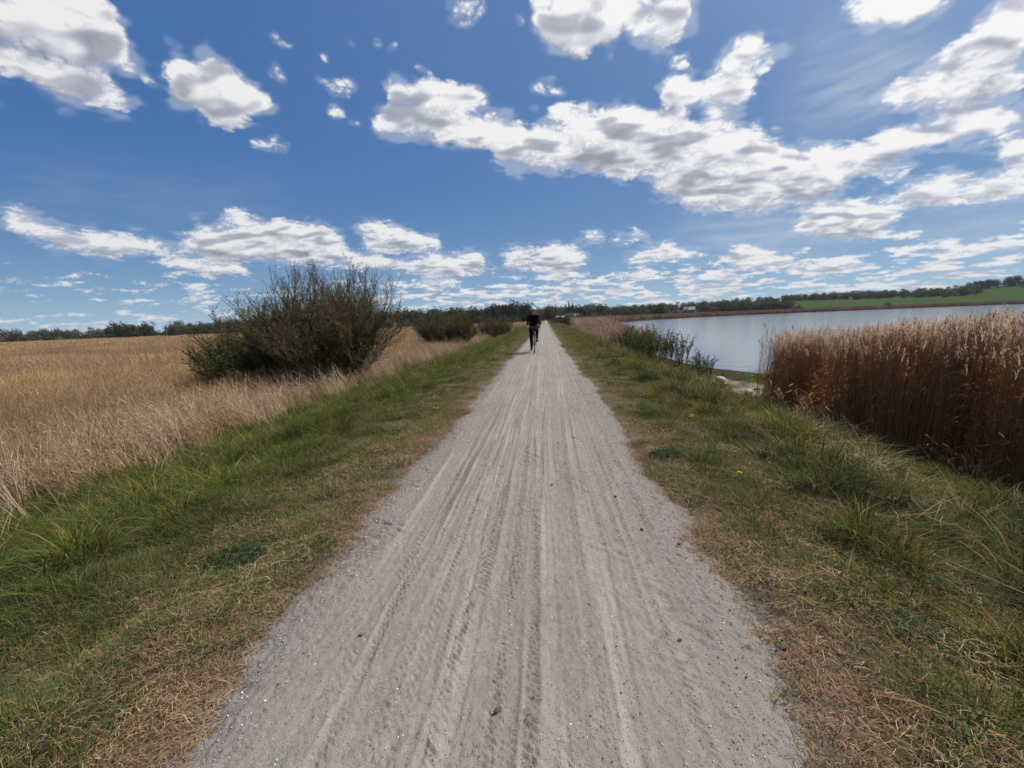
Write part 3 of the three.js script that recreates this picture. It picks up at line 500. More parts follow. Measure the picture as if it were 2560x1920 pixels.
  const heap = (x, z, r) => { const n = fbm(x * 1.25 + 40, z * 1.25, 2); if (x < 1.7 || r() > smooth(-0.06, 0.2, n) * smooth(1.7, 2.8, x) * (1 - smooth(5.7, 6.5, x))) return null; const d = 0.75 + r() * 0.45; return [x, height(x, z) - 0.01, z, r() * 6.283, (0.6 + r() * 0.7) * big(z), [d, d, d], (r() - 0.5) * 0.7, (r() - 0.5) * 0.7]; };
  scatter('straws', th, mats[0], dryMat, sow(500, 26, 1.7, 6.5, BANDS, heap)); scatter('straws', th, mats[1], dryMat, sow(501, 34, 1.7, 6.5, BANDS, heap));
  const ls = stuff('long_straws', 'long pale dry stalks bent over the green bank', 'dry stalks');
  const stalks = [41, 42, 43].map(k => { const r = rngOf(k), g = new Geo(); for (let i = 0; i < 5; i++) blade(g, r, (r() - 0.5) * 0.3, (r() - 0.5) * 0.3, 0.15 + r() * 0.45, 0.0022, 0.1 + r() * 0.8, vary(r, [0.4, 0.31, 0.2], 0.25), 0, 1.6 + r() * 3.2, 4); return g.build(); });
  const long = (x, z, r) => { const n = fbm(x * 0.6 + 80, z * 0.6, 2); const p = (x < 0 ? smooth(2.6, 7, -x) : smooth(1.6, 4, x) * 0.55) * smooth(-0.25, 0.15, n); if (r() > p) return null; const d = 0.8 + r() * 0.4; return [x, height(x, z), z, (r() - 0.5) * 3, 0.5 + r() * 0.8, [d, d, d * 0.95], (r() - 0.5) * 0.9, (r() - 0.2) * 0.8]; };
  for (let k = 0; k < 3; k++) { scatter('stalks', ls, stalks[k], dryMat, sow(600 + k, 4.5, -8, -2.4, BANDS.map(([a, b, q]) => [a, b, Math.sqrt(q)]), long)); scatter('stalks', ls, stalks[k], dryMat, sow(620 + k, 3.2, 1.5, 6.3, BANDS.map(([a, b, q]) => [a, b, Math.sqrt(q)]), long)); }
  // low round-leaved weeds
  const wd = stuff('low_weeds', 'low dark green leafy weeds dotted along the verge', 'weeds');
  const ws = [weeds(51, 22, 0.06, 0.011), weeds(52, 14, 0.05, 0.015)];
  const weed = (x, z, r) => { const e = pathEdge(x, z), n = fbm(x * 2.6 + 90, z * 2.6, 3); if (e < 0.08 || r() > smooth(-0.1, 0.3, n) * 0.8 * (1 - smooth(1.6, 3.2, e))) return null; const d = 0.8 + r() * 0.5; return [x, height(x, z), z, r() * 6.283, (0.7 + r() * 0.7) * big(z), [d, d, d]]; };
  for (let k = 0; k < 2; k++) { scatter('leaves', wd, ws[k], greenMat, sow(700 + k, 90, -3.4, PATH_X - 0.95, BANDS, weed)); scatter('leaves', wd, ws[k], greenMat, sow(720 + k, 90, 0.75, 4.2, BANDS, weed)); }
}
console.log('grass');
// ---- reeds
const REED_L = [[0.33, 0.235, 0.135], [0.26, 0.178, 0.1], [0.42, 0.31, 0.185], [0.24, 0.15, 0.085]], REED_R = [[0.56, 0.3, 0.115], [0.5, 0.26, 0.1], [0.6, 0.36, 0.16], [0.45, 0.22, 0.085]], PLUME = [[0.4, 0.3, 0.22], [0.46, 0.36, 0.27], [0.34, 0.24, 0.17]];
function reed(g, r, x, z, h, rad, lean, la, pal, opt = {}) {
  const c = vary(r, pick(r, pal), 0.22), dx = Math.cos(la), dz = Math.sin(la), seg = opt.seg ?? 3, at = (t) => [x + dx * lean * h * t * (0.5 + 0.5 * t), h * t * (1 - 0.18 * lean * t), z + dz * lean * h * t * (0.5 + 0.5 * t)];
  const pts = [], rr = []; for (let k = 0; k <= seg; k++) { pts.push(at(k / seg)); rr.push(rad * (1 - 0.6 * k / seg)); }
  if (opt.flat) { const a = r() * 3.14; g.ribbon(pts, rr.map(q => q * 2), [Math.cos(a), 0, Math.sin(a)], c); } else g.tube(pts, rr, 3, c);
  for (let k = 0; k < (opt.leaves ?? 2); k++) {
    const t = 0.25 + r() * 0.6, p = at(t), a = la + (r() - 0.5) * 2.6, l = (opt.leaf ?? 0.3) * (0.5 + r() * 0.8), up = 0.2 + r() * 0.7, cl = vary(r, pick(r, pal), 0.25);
    g.ribbon([p, [p[0] + Math.cos(a) * l * 0.5, p[1] + up * l * 0.5, p[2] + Math.sin(a) * l * 0.5], [p[0] + Math.cos(a) * l, p[1] + up * l * 0.5 - l * 0.12, p[2] + Math.sin(a) * l]], [rad * 2, rad * 2.8, 0], [-Math.sin(a), 0, Math.cos(a)], cl);
  }
  if (opt.plume && r() < opt.plume) {
    const top = at(1), cp = vary(r, pick(r, opt.plumes ?? PLUME), 0.2), a0 = opt.wind ?? la, L = 0.13 + r() * 0.12;
    for (let k = 0; k < 9; k++) { const t = k / 9, a = a0 + (r() - 0.5) * 1.5, l = L * (0.75 - 0.45 * t) * (0.7 + r() * 0.5), b = [top[0] + dx * 0.03 * t + Math.cos(a0) * L * 0.3 * t * t, top[1] - 0.06 + t * L, top[2] + dz * 0.03 * t + Math.sin(a0) * L * 0.3 * t * t]; g.ribbon([b, [b[0] + Math.cos(a) * l * 0.35, b[1] + l * 0.55, b[2] + Math.sin(a) * l * 0.35], [b[0] + Math.cos(a) * l * 0.75, b[1] + l * 0.72, b[2] + Math.sin(a) * l * 0.75]], [0.004, 0.011, 0.002], [-Math.sin(a), 0.3, Math.cos(a)], cp); }
  }
}
const reedClump = (seed, n, spread, h0, h1, rad, lean, la, pal, opt) => { const r = rngOf(seed), g = new Geo(); for (let k = 0; k < n; k++) { const a = r() * 6.283, d = Math.sqrt(r()) * spread; reed(g, r, Math.cos(a) * d, Math.sin(a) * d, h0 + (h1 - h0) * r(), rad * (0.7 + 0.6 * r()), lean * (0.2 + 1.2 * r()), la + (r() - 0.5) * 1.8, pal, opt); } return g.build(); };
{
  // left: wide field of low dry reeds
  const f = stuff('reed_field', 'wide field of low dry tan reeds filling the marsh', 'reeds'), PI = Math.PI;
  const dark = [[0.16, 0.1, 0.07], [0.22, 0.14, 0.1]];
  const near = [1, 2, 3, 4].map(k => reedClump(800 + k, 22, 0.3, 0.4, 1.2, 0.0036, 0.5, PI, REED_L, { leaves: 2, leaf: 0.26, plume: 0.05, plumes: dark }));
  const mid = [1, 2, 3].map(k => reedClump(810 + k, 34, 0.75, 0.7, 1.15, 0.0065, 0.25, PI, REED_L, { leaves: 2, leaf: 0.35, flat: true, seg: 2, plume: 0.05, plumes: dark }));
  const far = [1, 2].map(k => reedClump(820 + k, 46, 2.6, 0.75, 1.1, 0.03, 0.2, PI, REED_L, { leaves: 1, leaf: 0.7, flat: true, seg: 2 }));
  const put = (lo, hi) => (x, z, r) => {
    const n = fbm(x * 0.5, z * 0.5, 3), d = Math.hypot(x, z), n2 = fbm(x * 0.09 + 4, z * 0.09, 3), e = smooth(6.2, 8.1, -x + n * 2.6 + (-z > 60 ? 2 : 0)); if (d < lo || d > hi || r() > e) return null;
    const n3 = fbm(x * 0.3 + 50, z * 0.3, 2), t = 0.8 + 0.8 * n2 + 0.65 * n3 + (r() - 0.5) * 0.35, edge = 1 - smooth(7.5, 11, -x), sc = mix(0.95, 0.72, edge) * (0.85 + r() * 0.3) * (1 + 0.4 * n2 + 0.5 * n3);
    const warm = clamp(0.5 + n2 * 1.5); return [x, height(x, z) - 0.02, z, (r() - 0.5) * 0.7, sc, [t * mix(1.0, 1.08, warm), t * mix(0.94, 1.0, warm), t * mix(1.04, 0.74, warm)], (r() - 0.5) * 0.25, edge * 0.3 * r()];
  };
  for (let k = 0; k < 4; k++) scatter('stalks', f, near[k], dryMat, sow(820 + k, 3.6, -42, -5.6, [[-2, 14, 1], [14, 34, 0.7]], put(0, 34)));
  for (let k = 0; k < 3; k++) scatter('stalks', f, mid[k], dryMat, sow(840 + k, 0.75, -130, -6.8, [[-5, 60, 1], [60, 115, 0.6]], put(30, 110)));
  for (let k = 0; k < 2; k++) scatter('stalks', f, far[k], dryMat, sow(860 + k, 0.075, -420, -7, [[-5, 330, 1]], put(95, 335)));
  const spill = [1, 2, 3].map(k => reedClump(830 + k, 14, 0.35, 0.7, 1.45, 0.004, 0.75, PI, [[0.42, 0.31, 0.21], [0.36, 0.26, 0.18], [0.48, 0.38, 0.26]], { leaves: 1, leaf: 0.22, seg: 4 }));
  for (let k = 0; k < 3; k++) scatter('stalks', f, spill[k], dryMat, sow(880 + k, 2.6, -10, -5.2, [[-2, 16, 1], [16, 50, 0.6]], (x, z, r) => { const n = fbm(x * 0.7 + 5, z * 0.7, 3); if (r() > smooth(5.6, 8, -x + n * 3) * (1 - 0.6 * smooth(8.5, 10, -x))) return null; const t = 0.8 + r() * 0.4; return [x, height(x, z) - 0.02, z, (r() - 0.5) * 1.1, 0.55 + r() * 0.5, [t, t * 0.98, t], (r() - 0.5) * 0.3, (r() - 0.3) * 0.3]; }));
  console.log('reed field');
  // right: tall dense reed bed at the water's edge
  const bedMat = leafMat(1, 0.55), b = stuff('reed_bed', 'tall dense reed bed standing at the near lake edge', 'reeds');
  const tall = [1, 2, 3, 4, 5].map(k => reedClump(900 + k, 42, 0.27, 1.65, 2.3, 0.0036, 0.06, 0.4, REED_R, { leaves: 2, leaf: 0.22, plume: 0.42, wind: 2.9, seg: 4 }));
  const bed = (x, z, r) => {
    const n = fbm(x * 0.6 + 7, z * 0.6, 2), s = -z, foot = 5.75 + n * 0.5 + 0.35 * smooth(9, 12, s); if (x < foot || x > 11.6 - 0.35 * Math.max(0, s - 6) + n) return null;
    const end = smooth(13.4, 10.2, s + n * 1.6) * (0.35 + 0.65 * smooth(0, 0.35, x - foot + n)); if (r() > end) return null;
    const t = 0.85 + r() * 0.3; return [x, Math.max(height(x, z), -1.7) - 0.02, z, (r() - 0.5) * 0.9, mix(0.8, 1.0, smooth(12.5, 4, s)) * (0.93 + r() * 0.14), [t, t * (0.95 + r() * 0.1), t * (0.85 + r() * 0.3)], (r() - 0.5) * 0.2, (r() - 0.5) * 0.2];
  };
  for (let k = 0; k < 5; k++) scatter('stalks', b, tall[k], bedMat, sow(910 + k, 4.0, 5.4, 12.5, [[-1, 13.5, 1]], bed));
  const low = [1, 2].map(k => reedClump(930 + k, 16, 0.3, 0.3, 1.1, 0.004, 0.9, 0, REED_R, { leaves: 3, leaf: 0.3 }));
  for (let k = 0; k < 2; k++) scatter('stalks', b, low[k], dryMat, sow(940 + k, 1.6, 5.5, 7.2, [[-1, 12.5, 1]], (x, z, r) => { if (r() > 0.6) return null; const t = 0.9 + r() * 0.4; return [x, height(x, z), z, r() * 6.283, 0.7 + r() * 0.5, [t, t, t]]; }));
  // thinner reeds along the shore further on
  const sr = stuff('shore_reeds', 'thin pinkish reeds lining the lake shore beyond the shrubs', 'reeds');
  const thin = [1, 2, 3].map(k => reedClump(950 + k, 24, 0.7, 1.2, 1.9, 0.0075, 0.12, 1, [[0.34, 0.22, 0.15], [0.4, 0.28, 0.2], [0.3, 0.19, 0.13]], { leaves: 2, leaf: 0.35, plume: 0.5, flat: true, wind: 2.9, plumes: [[0.36, 0.24, 0.19]] }));
  for (let k = 0; k < 3; k++) scatter('stalks', sr, thin[k], dryMat, sow(960 + k, 0.8, 4.3, 22, [[27, 60, 1], [60, 165, 0.5]], (x, z, r) => { const l = lakeDistance(x, z), s = -z; if (l > 1.6 || l < -4.2 - 0.03 * s || r() > smooth(27, 36, s)) return null; const t = 0.85 + r() * 0.3; return [x, Math.max(height(x, z), -1.6), z, r() * 6.283, (0.85 + r() * 0.3) * mix(0.85, 1.15, smooth(30, 110, s)), [t, t, t], 0, 0]; }));
  // belt of reeds along the far shore
  const fb = stuff('far_reed_belt', 'brown reed belt along the far lake shore', 'reeds');
  const belt = [1, 2].map(k => reedClump(970 + k, 60, 2.4, 1.7, 2.5, 0.05, 0.08, 1, [[0.27, 0.165, 0.11], [0.22, 0.135, 0.09], [0.32, 0.2, 0.13]], { leaves: 1, leaf: 0.8, flat: true, seg: 2 }));
  const far2 = (x, z, r) => { const l = lakeDistance(x, z); if (l > 0.5 || l < -34 || -z < 120) return null; const az = Math.atan2(x, -z) / RAD; if (l < -mix(34, 13, smooth(12, 40, az))) return null; const t = 0.85 + r() * 0.3; return [x, Math.max(height(x, z), -1.4), z, r() * 6.283, 0.85 + r() * 0.35, [t, t, t]]; };
  for (let k = 0; k < 2; k++) scatter('stalks', fb, belt[k], dryMat, sow(980 + k, 0.14, 12, 420, [[120, 380, 1]], far2));
}
console.log('reeds');
// ---------------------------------------------------------------- shrubs and trees
// branches: stems rise from the base and split, level by level; leaves sit on the last twigs
function growShrub(o) {
  const r = rngOf(o.seed), wood = new Geo(), stems = new Geo(), leaves = new Geo();
  const leaf = (p, d, l) => {
    const c = vary(r, pick(r, o.leafColours), 0.3), a = r() * 6.283, ux = Math.cos(a), uy = (r() - 0.2) * 0.9, uz = Math.sin(a), m = Math.hypot(ux, uy, uz), w = o.leafWidth ?? 0.4, X = ux / m, Y = uy / m, Z = uz / m, b = r() * 6.283;
    let sx = Math.cos(b), sy = 0.4 * (r() - 0.5), sz = Math.sin(b); const dd = sx * X + sy * Y + sz * Z; sx -= dd * X; sy -= dd * Y; sz -= dd * Z; const q = Math.hypot(sx, sy, sz) || 1; sx /= q; sy /= q; sz /= q;
    const A = leaves.v(...p, c), B = leaves.v(p[0] + X * l * 0.5 - sx * l * w / 2, p[1] + Y * l * 0.5 - sy * l * w / 2, p[2] + Z * l * 0.5 - sz * l * w / 2, c), C = leaves.v(p[0] + X * l, p[1] + Y * l, p[2] + Z * l, c), D = leaves.v(p[0] + X * l * 0.5 + sx * l * w / 2, p[1] + Y * l * 0.5 + sy * l * w / 2, p[2] + Z * l * 0.5 + sz * l * w / 2, c); leaves.quad(A, B, C, D);
  };
  const branch = (p, d, len, rad, level) => {
    const L = o.levels[level], seg = L.seg, pts = [p.slice()], rr = [rad], dir = d.slice(); let q = p.slice();
    for (let k = 1; k <= seg; k++) {
      for (let a = 0; a < 3; a++) dir[a] += (r() - 0.5) * L.wander; dir[1] += L.up; const m = Math.hypot(...dir); for (let a = 0; a < 3; a++) dir[a] /= m;
      q = [q[0] + dir[0] * len / seg, q[1] + dir[1] * len / seg, q[2] + dir[2] * len / seg]; if (q[1] < 0.05) q[1] = 0.05; pts.push(q); rr.push(rad * (1 - 0.72 * k / seg));
    }
    (level === 0 ? stems : wood).tube(pts, rr, level === 0 ? 5 : 3, vary(r, pick(r, level < 2 ? o.bark : o.twig), 0.2));
    const next = o.levels[level + 1];
    if (next) for (let k = 0; k < L.kids; k++) {
      const t = L.from + (1 - L.from) * (k + r()) / L.kids, f = t * seg, i = Math.min(seg - 1, Math.floor(f)), u = f - i, a = pts[i], b = pts[i + 1], st = [mix(a[0], b[0], u), mix(a[1], b[1], u), mix(a[2], b[2], u)];
      const bd = [b[0] - a[0], b[1] - a[1], b[2] - a[2]], m = Math.hypot(...bd) || 1, sp = next.spread; branch(st, [bd[0] / m + (r() - 0.5) * sp, bd[1] / m + (r() - 0.4) * sp * 0.8, bd[2] / m + (r() - 0.5) * sp], next.len * (0.6 + 0.8 * r()) * (1 - 0.3 * t), Math.max(next.rad, 0.002), level + 1);
    }
    if (level >= o.levels.length - 2 && o.leafCount) { const n = o.leafCount[level - o.levels.length + 2]; for (let k = 0; k < n; k++) if (r() < o.leafShare) { const f = (o.leafTip ? 1 - r() * r() * 0.5 : r()) * seg, i = Math.min(seg - 1, Math.floor(f)), u = f - i; leaf([mix(pts[i][0], pts[i + 1][0], u), mix(pts[i][1], pts[i + 1][1], u), mix(pts[i][2], pts[i + 1][2], u)], dir, o.leafSize * (0.6 + 0.8 * r())); } }
  };
  const L0 = o.levels[0];
  for (let k = 0; k < o.stems; k++) {
    const a = r() * 6.283, tilt = (o.tilt0 ?? 0.1) + Math.pow(r(), 0.75) * o.tilt, sq = o.squash ?? 1, bx = Math.cos(a) * Math.sqrt(r()) * o.foot, bz = Math.sin(a) * Math.sqrt(r()) * o.foot * sq;
    const d = [Math.cos(a) * Math.sin(tilt) + (o.leanX ?? 0), Math.cos(tilt), Math.sin(a) * Math.sin(tilt) * sq]; const m = Math.hypot(...d);
    branch([bx, -0.1, bz], d.map(v => v / m), L0.len * (0.7 + 0.45 * r()) * (1 - 0.22 * (tilt / o.tilt)), L0.rad * (0.6 + 0.6 * r()), 0);
  }
  return { stems: stems.build(), wood: wood.build(), leaves: leaves.p.length ? leaves.build() : null };
}
function shrub(name, label, at, parts, group, turn = 0, scale = 1) {
  const t = thing(name, label, 'shrub', at, turn, group); t.scale.setScalar(scale);
  mesh('stems', parts.stems, barkMat, t).userData.kind = 'stuff'; mesh('twigs', parts.wood, barkMat, t).userData.kind = 'stuff'; if (parts.leaves) mesh('leaves', parts.leaves, foliageMat, t).userData.kind = 'stuff'; return t;
}
const BARK = [[0.075, 0.055, 0.038], [0.055, 0.042, 0.032], [0.09, 0.07, 0.045]], TWIG = [[0.1, 0.065, 0.042], [0.125, 0.085, 0.05], [0.08, 0.055, 0.04]], BUD = [[0.13, 0.13, 0.04], [0.1, 0.12, 0.035], [0.15, 0.12, 0.05]];
const onGround = (x, z, d = 0.03) => [x, height(x, z) - d, z];
{
  const tallBare = growShrub({ seed: 5, stems: 62, foot: 1.0, tilt: 1.0, tilt0: 0.02, leanX: -0.08, bark: BARK, twig: TWIG, leafColours: BUD, leafSize: 0.05, leafShare: 0.6, leafCount: [7, 5],
    levels: [{ len: 3.3, rad: 0.034, seg: 7, wander: 0.42, up: 0.05, kids: 12, from: 0.12 }, { len: 1.5, rad: 0.012, seg: 5, wander: 0.45, up: 0.12, kids: 9, from: 0.12, spread: 1.7 }, { len: 0.66, rad: 0.006, seg: 3, wander: 0.4, up: 0.14, kids: 4, from: 0.1, spread: 1.3 }, { len: 0.28, rad: 0.0035, seg: 2, wander: 0.3, up: 0.1, kids: 0, spread: 1.1 }] });
  shrub('willow_shrub', 'tallest bare-twigged willow shrub in the reeds left of path', onGround(-8.75, -15.6), tallBare, null, 0.3, 1.13);
  const leafy = growShrub({ seed: 8, stems: 64, foot: 1.1, tilt: 1.2, tilt0: 0.1, squash: 0.9, bark: BARK, twig: BARK, leafColours: [[0.12, 0.14, 0.035], [0.09, 0.115, 0.03], [0.15, 0.15, 0.04], [0.07, 0.085, 0.03]], leafSize: 0.055, leafShare: 0.9, leafCount: [8, 6],
    levels: [{ len: 2.6, rad: 0.028, seg: 6, wander: 0.45, up: 0.03, kids: 11, from: 0.15 }, { len: 1.0, rad: 0.01, seg: 5, wander: 0.4, up: 0.07, kids: 7, from: 0.1, spread: 1.3 }, { len: 0.45, rad: 0.005, seg: 3, wander: 0.4, up: 0.06, kids: 3, from: 0.1, spread: 1.2 }, { len: 0.2, rad: 0.0035, seg: 2, wander: 0.3, up: 0.05, kids: 0, spread: 1.2 }] });
  shrub('leafy_shrub', 'wide olive-leaved shrub at left side of the tall willow', onGround(-10.7, -15.2), leafy, null, 1.1, 1.08);
  const mid = growShrub({ seed: 12, stems: 66, foot: 1.1, tilt: 0.95, bark: BARK, twig: TWIG, leafColours: BUD, leafSize: 0.07, leafShare: 0.7, leafCount: [6, 4],
    levels: [{ len: 2.5, rad: 0.03, seg: 5, wander: 0.4, up: 0.05, kids: 9, from: 0.12 }, { len: 1.15, rad: 0.012, seg: 4, wander: 0.4, up: 0.12, kids: 7, from: 0.15, spread: 1.6 }, { len: 0.5, rad: 0.007, seg: 3, wander: 0.3, up: 0.1, kids: 3, from: 0.1, spread: 1.0 }, { len: 0.25, rad: 0.005, seg: 2, wander: 0.3, up: 0.08, kids: 0, spread: 1.1 }] });
  const mid2 = growShrub({ seed: 77, stems: 70, foot: 1.0, tilt: 1.0, leanX: 0.05, bark: BARK, twig: TWIG, leafColours: BUD, leafSize: 0.08, leafShare: 0.7, leafCount: [6, 4],
    levels: [{ len: 2.3, rad: 0.03, seg: 5, wander: 0.4, up: 0.06, kids: 8, from: 0.12 }, { len: 1.1, rad: 0.012, seg: 4, wander: 0.45, up: 0.12, kids: 7, from: 0.15, spread: 1.5 }, { len: 0.5, rad: 0.007, seg: 3, wander: 0.3, up: 0.1, kids: 3, from: 0.1, spread: 1.0 }] });
  shrub('willow_shrub', 'middle-sized bare willow shrub beyond the tallest one', onGround(-9.1, -36.8), mid, null, 0, 1.15);
  shrub('willow_shrub', 'smallest bare willow shrub left of path, nearest the cyclist', onGround(-6.1, -49), mid2, null, 2, 1.1);
  shrub('willow_shrub', 'low brown shrub right of path in front of the far houses', onGround(4.3, -112), mid2, null, 4, 1.1);
  shrub('willow_shrub', 'tiny far brown shrub between path and lake tip', onGround(7.2, -128), mid2, null, 5, 0.9);
  // slim pale birch by the willow
  const birch = growShrub({ seed: 31, stems: 2, foot: 0.05, tilt: 0.08, tilt0: 0, bark: [[0.4, 0.38, 0.35]], twig: [[0.2, 0.16, 0.14], [0.26, 0.22, 0.19]], leafColours: BUD, leafSize: 0.05, leafShare: 0.3, leafCount: [2, 2],
    levels: [{ len: 4.4, rad: 0.04, seg: 6, wander: 0.06, up: 0.05, kids: 14, from: 0.3 }, { len: 0.8, rad: 0.012, seg: 4, wander: 0.25, up: 0.1, kids: 5, from: 0.2, spread: 1.2 }, { len: 0.4, rad: 0.008, seg: 2, wander: 0.3, up: 0.04, kids: 0, spread: 1.0 }] });
  { const t = thing('birch_sapling', 'slim pale birch sapling in the reeds beyond the willow', 'tree', onGround(-17, -45), 0); mesh('trunk', birch.stems, barkMat, t); mesh('crown', birch.wood, barkMat, t); }
  // upright leafy shrubs on the lake bank
  const small = [61, 62].map(seed => growShrub({ seed, stems: 40, foot: 0.75, tilt: 0.42, tilt0: 0.02, bark: [[0.07, 0.05, 0.04]], twig: [[0.08, 0.055, 0.045]], leafColours: [[0.085, 0.105, 0.025], [0.12, 0.135, 0.03], [0.055, 0.07, 0.022]], leafSize: 0.055, leafWidth: 0.5, leafShare: 0.8, leafCount: [7, 8], leafTip: true,
    levels: [{ len: 1.3, rad: 0.011, seg: 4, wander: 0.16, up: 0.08, kids: 5, from: 0.35 }, { len: 0.4, rad: 0.006, seg: 3, wander: 0.25, up: 0.22, kids: 3, from: 0.2, spread: 0.9 }, { len: 0.2, rad: 0.004, seg: 2, wander: 0.2, up: 0.15, kids: 0, spread: 0.9 }] }));
  const row = [[5.1, -14.6, 0.78, 'dark leafy lakeside shrub nearest the small sandy gap'], [4.75, -16.3, 1.0, 'second dark leafy lakeside shrub counted from the sandy gap'], [4.7, -18.8, 1.05, 'third dark leafy lakeside shrub counted from the sandy gap'], [4.85, -21.6, 1.12, 'fourth dark leafy lakeside shrub counted from the sandy gap'], [4.9, -25, 1.0, 'farthest dark leafy lakeside shrub, beside the thin shore reeds']];
  row.forEach(([x, z, s, label], k) => shrub('lakeside_shrub', label, onGround(x, z), small[k % 2], 'leafy shrubs on the lake bank', k * 1.7, s));
}
console.log('shrubs');

// ---- far trees: a tapered trunk with limbs and a crown of many leaf clumps
function farTree(seed, h, w, colours, opt = {}) {
  const r = rngOf(seed), trunk = new Geo(), crown = new Geo(), lobes = [];
  trunk.tube([[0, -0.4, 0], [0.1, h * 0.35, 0], [0, h * 0.75, 0.1]], [h * 0.028, h * 0.02, h * 0.008], 5, [0.08, 0.065, 0.05]);
  for (let k = 0; k < 6; k++) { const a = r() * 6.283, y = h * (0.25 + r() * 0.35); trunk.tube([[0.05, y, 0], [Math.cos(a) * w * 0.22, y + h * 0.14, Math.sin(a) * w * 0.22], [Math.cos(a) * w * 0.36, y + h * 0.3, Math.sin(a) * w * 0.36]], [h * 0.011, h * 0.008, h * 0.003], 3, [0.08, 0.065, 0.05]); }
  if (opt.conifer) for (let k = 0; k < 560; k++) { const t = Math.pow(r(), 0.8), y = h * (0.1 + 0.9 * t), R = w * 0.5 * (1 - t) * (0.35 + 0.65 * r()) * (0.7 + 0.3 * Math.sin(t * 40)) + 0.08, a = r() * 6.283, c = vary(r, pick(r, colours), 0.3), l = 0.035 * h * (1.3 - t * 0.7), x = Math.cos(a) * R, z = Math.sin(a) * R; crown.ribbon([[x * 0.5, y + l * 0.35, z * 0.5], [x, y, z], [x * 1.12, y - l * 0.5, z * 1.12]], [l * 0.8, l * 1.4, l * 0.2], [-Math.sin(a), 0, Math.cos(a)], c); }
  else {
    for (let k = 0; k < 11; k++) { const a = r() * 6.283, d = Math.sqrt(r()) * 0.36 * w; lobes.push([Math.cos(a) * d, h * ((opt.base ?? 0.16) + 0.62 * r()) + (0.36 * w - d) * 0.3, Math.sin(a) * d, w * (0.13 + 0.12 * r())]); }
    const n = opt.n ?? 520;
    for (let k = 0; k < n; k++) {
      const L = lobes[k % lobes.length], a = r() * 6.283, u = 2 * r() - 1, q = Math.sqrt(1 - u * u), R = L[3] * Math.pow(0.35 + 0.65 * r(), 0.6), x = L[0] + Math.cos(a) * q * R, y = L[1] + u * R * 0.85, z = L[2] + Math.sin(a) * q * R, s = (opt.size ?? 0.05) * w * (0.5 + r()), c = vary(r, pick(r, colours), 0.35);
      const b = r() * 6.283, e = (r() - 0.5) * 2; const A = [Math.cos(b) * s, e * s * 0.5, Math.sin(b) * s], B = [-Math.sin(b) * s * 0.6, (r() - 0.3) * s, Math.cos(b) * s * 0.6];
      crown.tri(crown.v(x - A[0], y - A[1], z - A[2], c), crown.v(x + A[0], y + A[1], z + A[2], c), crown.v(x + B[0], y + B[1], z + B[2], c)); crown.tri(crown.v(x - A[0] * 0.6, y + B[1] * 0.3, z - A[2] * 0.6, c), crown.v(x + A[0] * 0.7, y - A[1], z + A[2] * 0.7, c), crown.v(x - B[0], y - B[1], z - B[2], c));
    }
  }
  return [trunk.build(), crown.build()];
}
const OLIVE = [[0.06, 0.072, 0.026], [0.075, 0.08, 0.03], [0.05, 0.06, 0.026]], FRESH = [[0.095, 0.13, 0.035], [0.12, 0.15, 0.045], [0.075, 0.11, 0.035]], BROWN = [[0.1, 0.08, 0.055], [0.08, 0.068, 0.045], [0.12, 0.1, 0.065]], PINE = [[0.028, 0.045, 0.026], [0.035, 0.055, 0.03], [0.022, 0.035, 0.022]];
const KINDS = { olive: farTree(1, 9, 8, OLIVE), fresh: farTree(2, 8.5, 8.5, FRESH), brown: farTree(3, 9, 8, BROWN), dark: farTree(4, 9.5, 8.5, PINE), pine: farTree(5, 12, 8, PINE, { conifer: true }), low: farTree(6, 4.5, 7, OLIVE), lowBrown: farTree(7, 4, 6.5, BROWN) };
const polar = (az, d) => [Math.sin(az * RAD) * d, -Math.cos(az * RAD) * d];
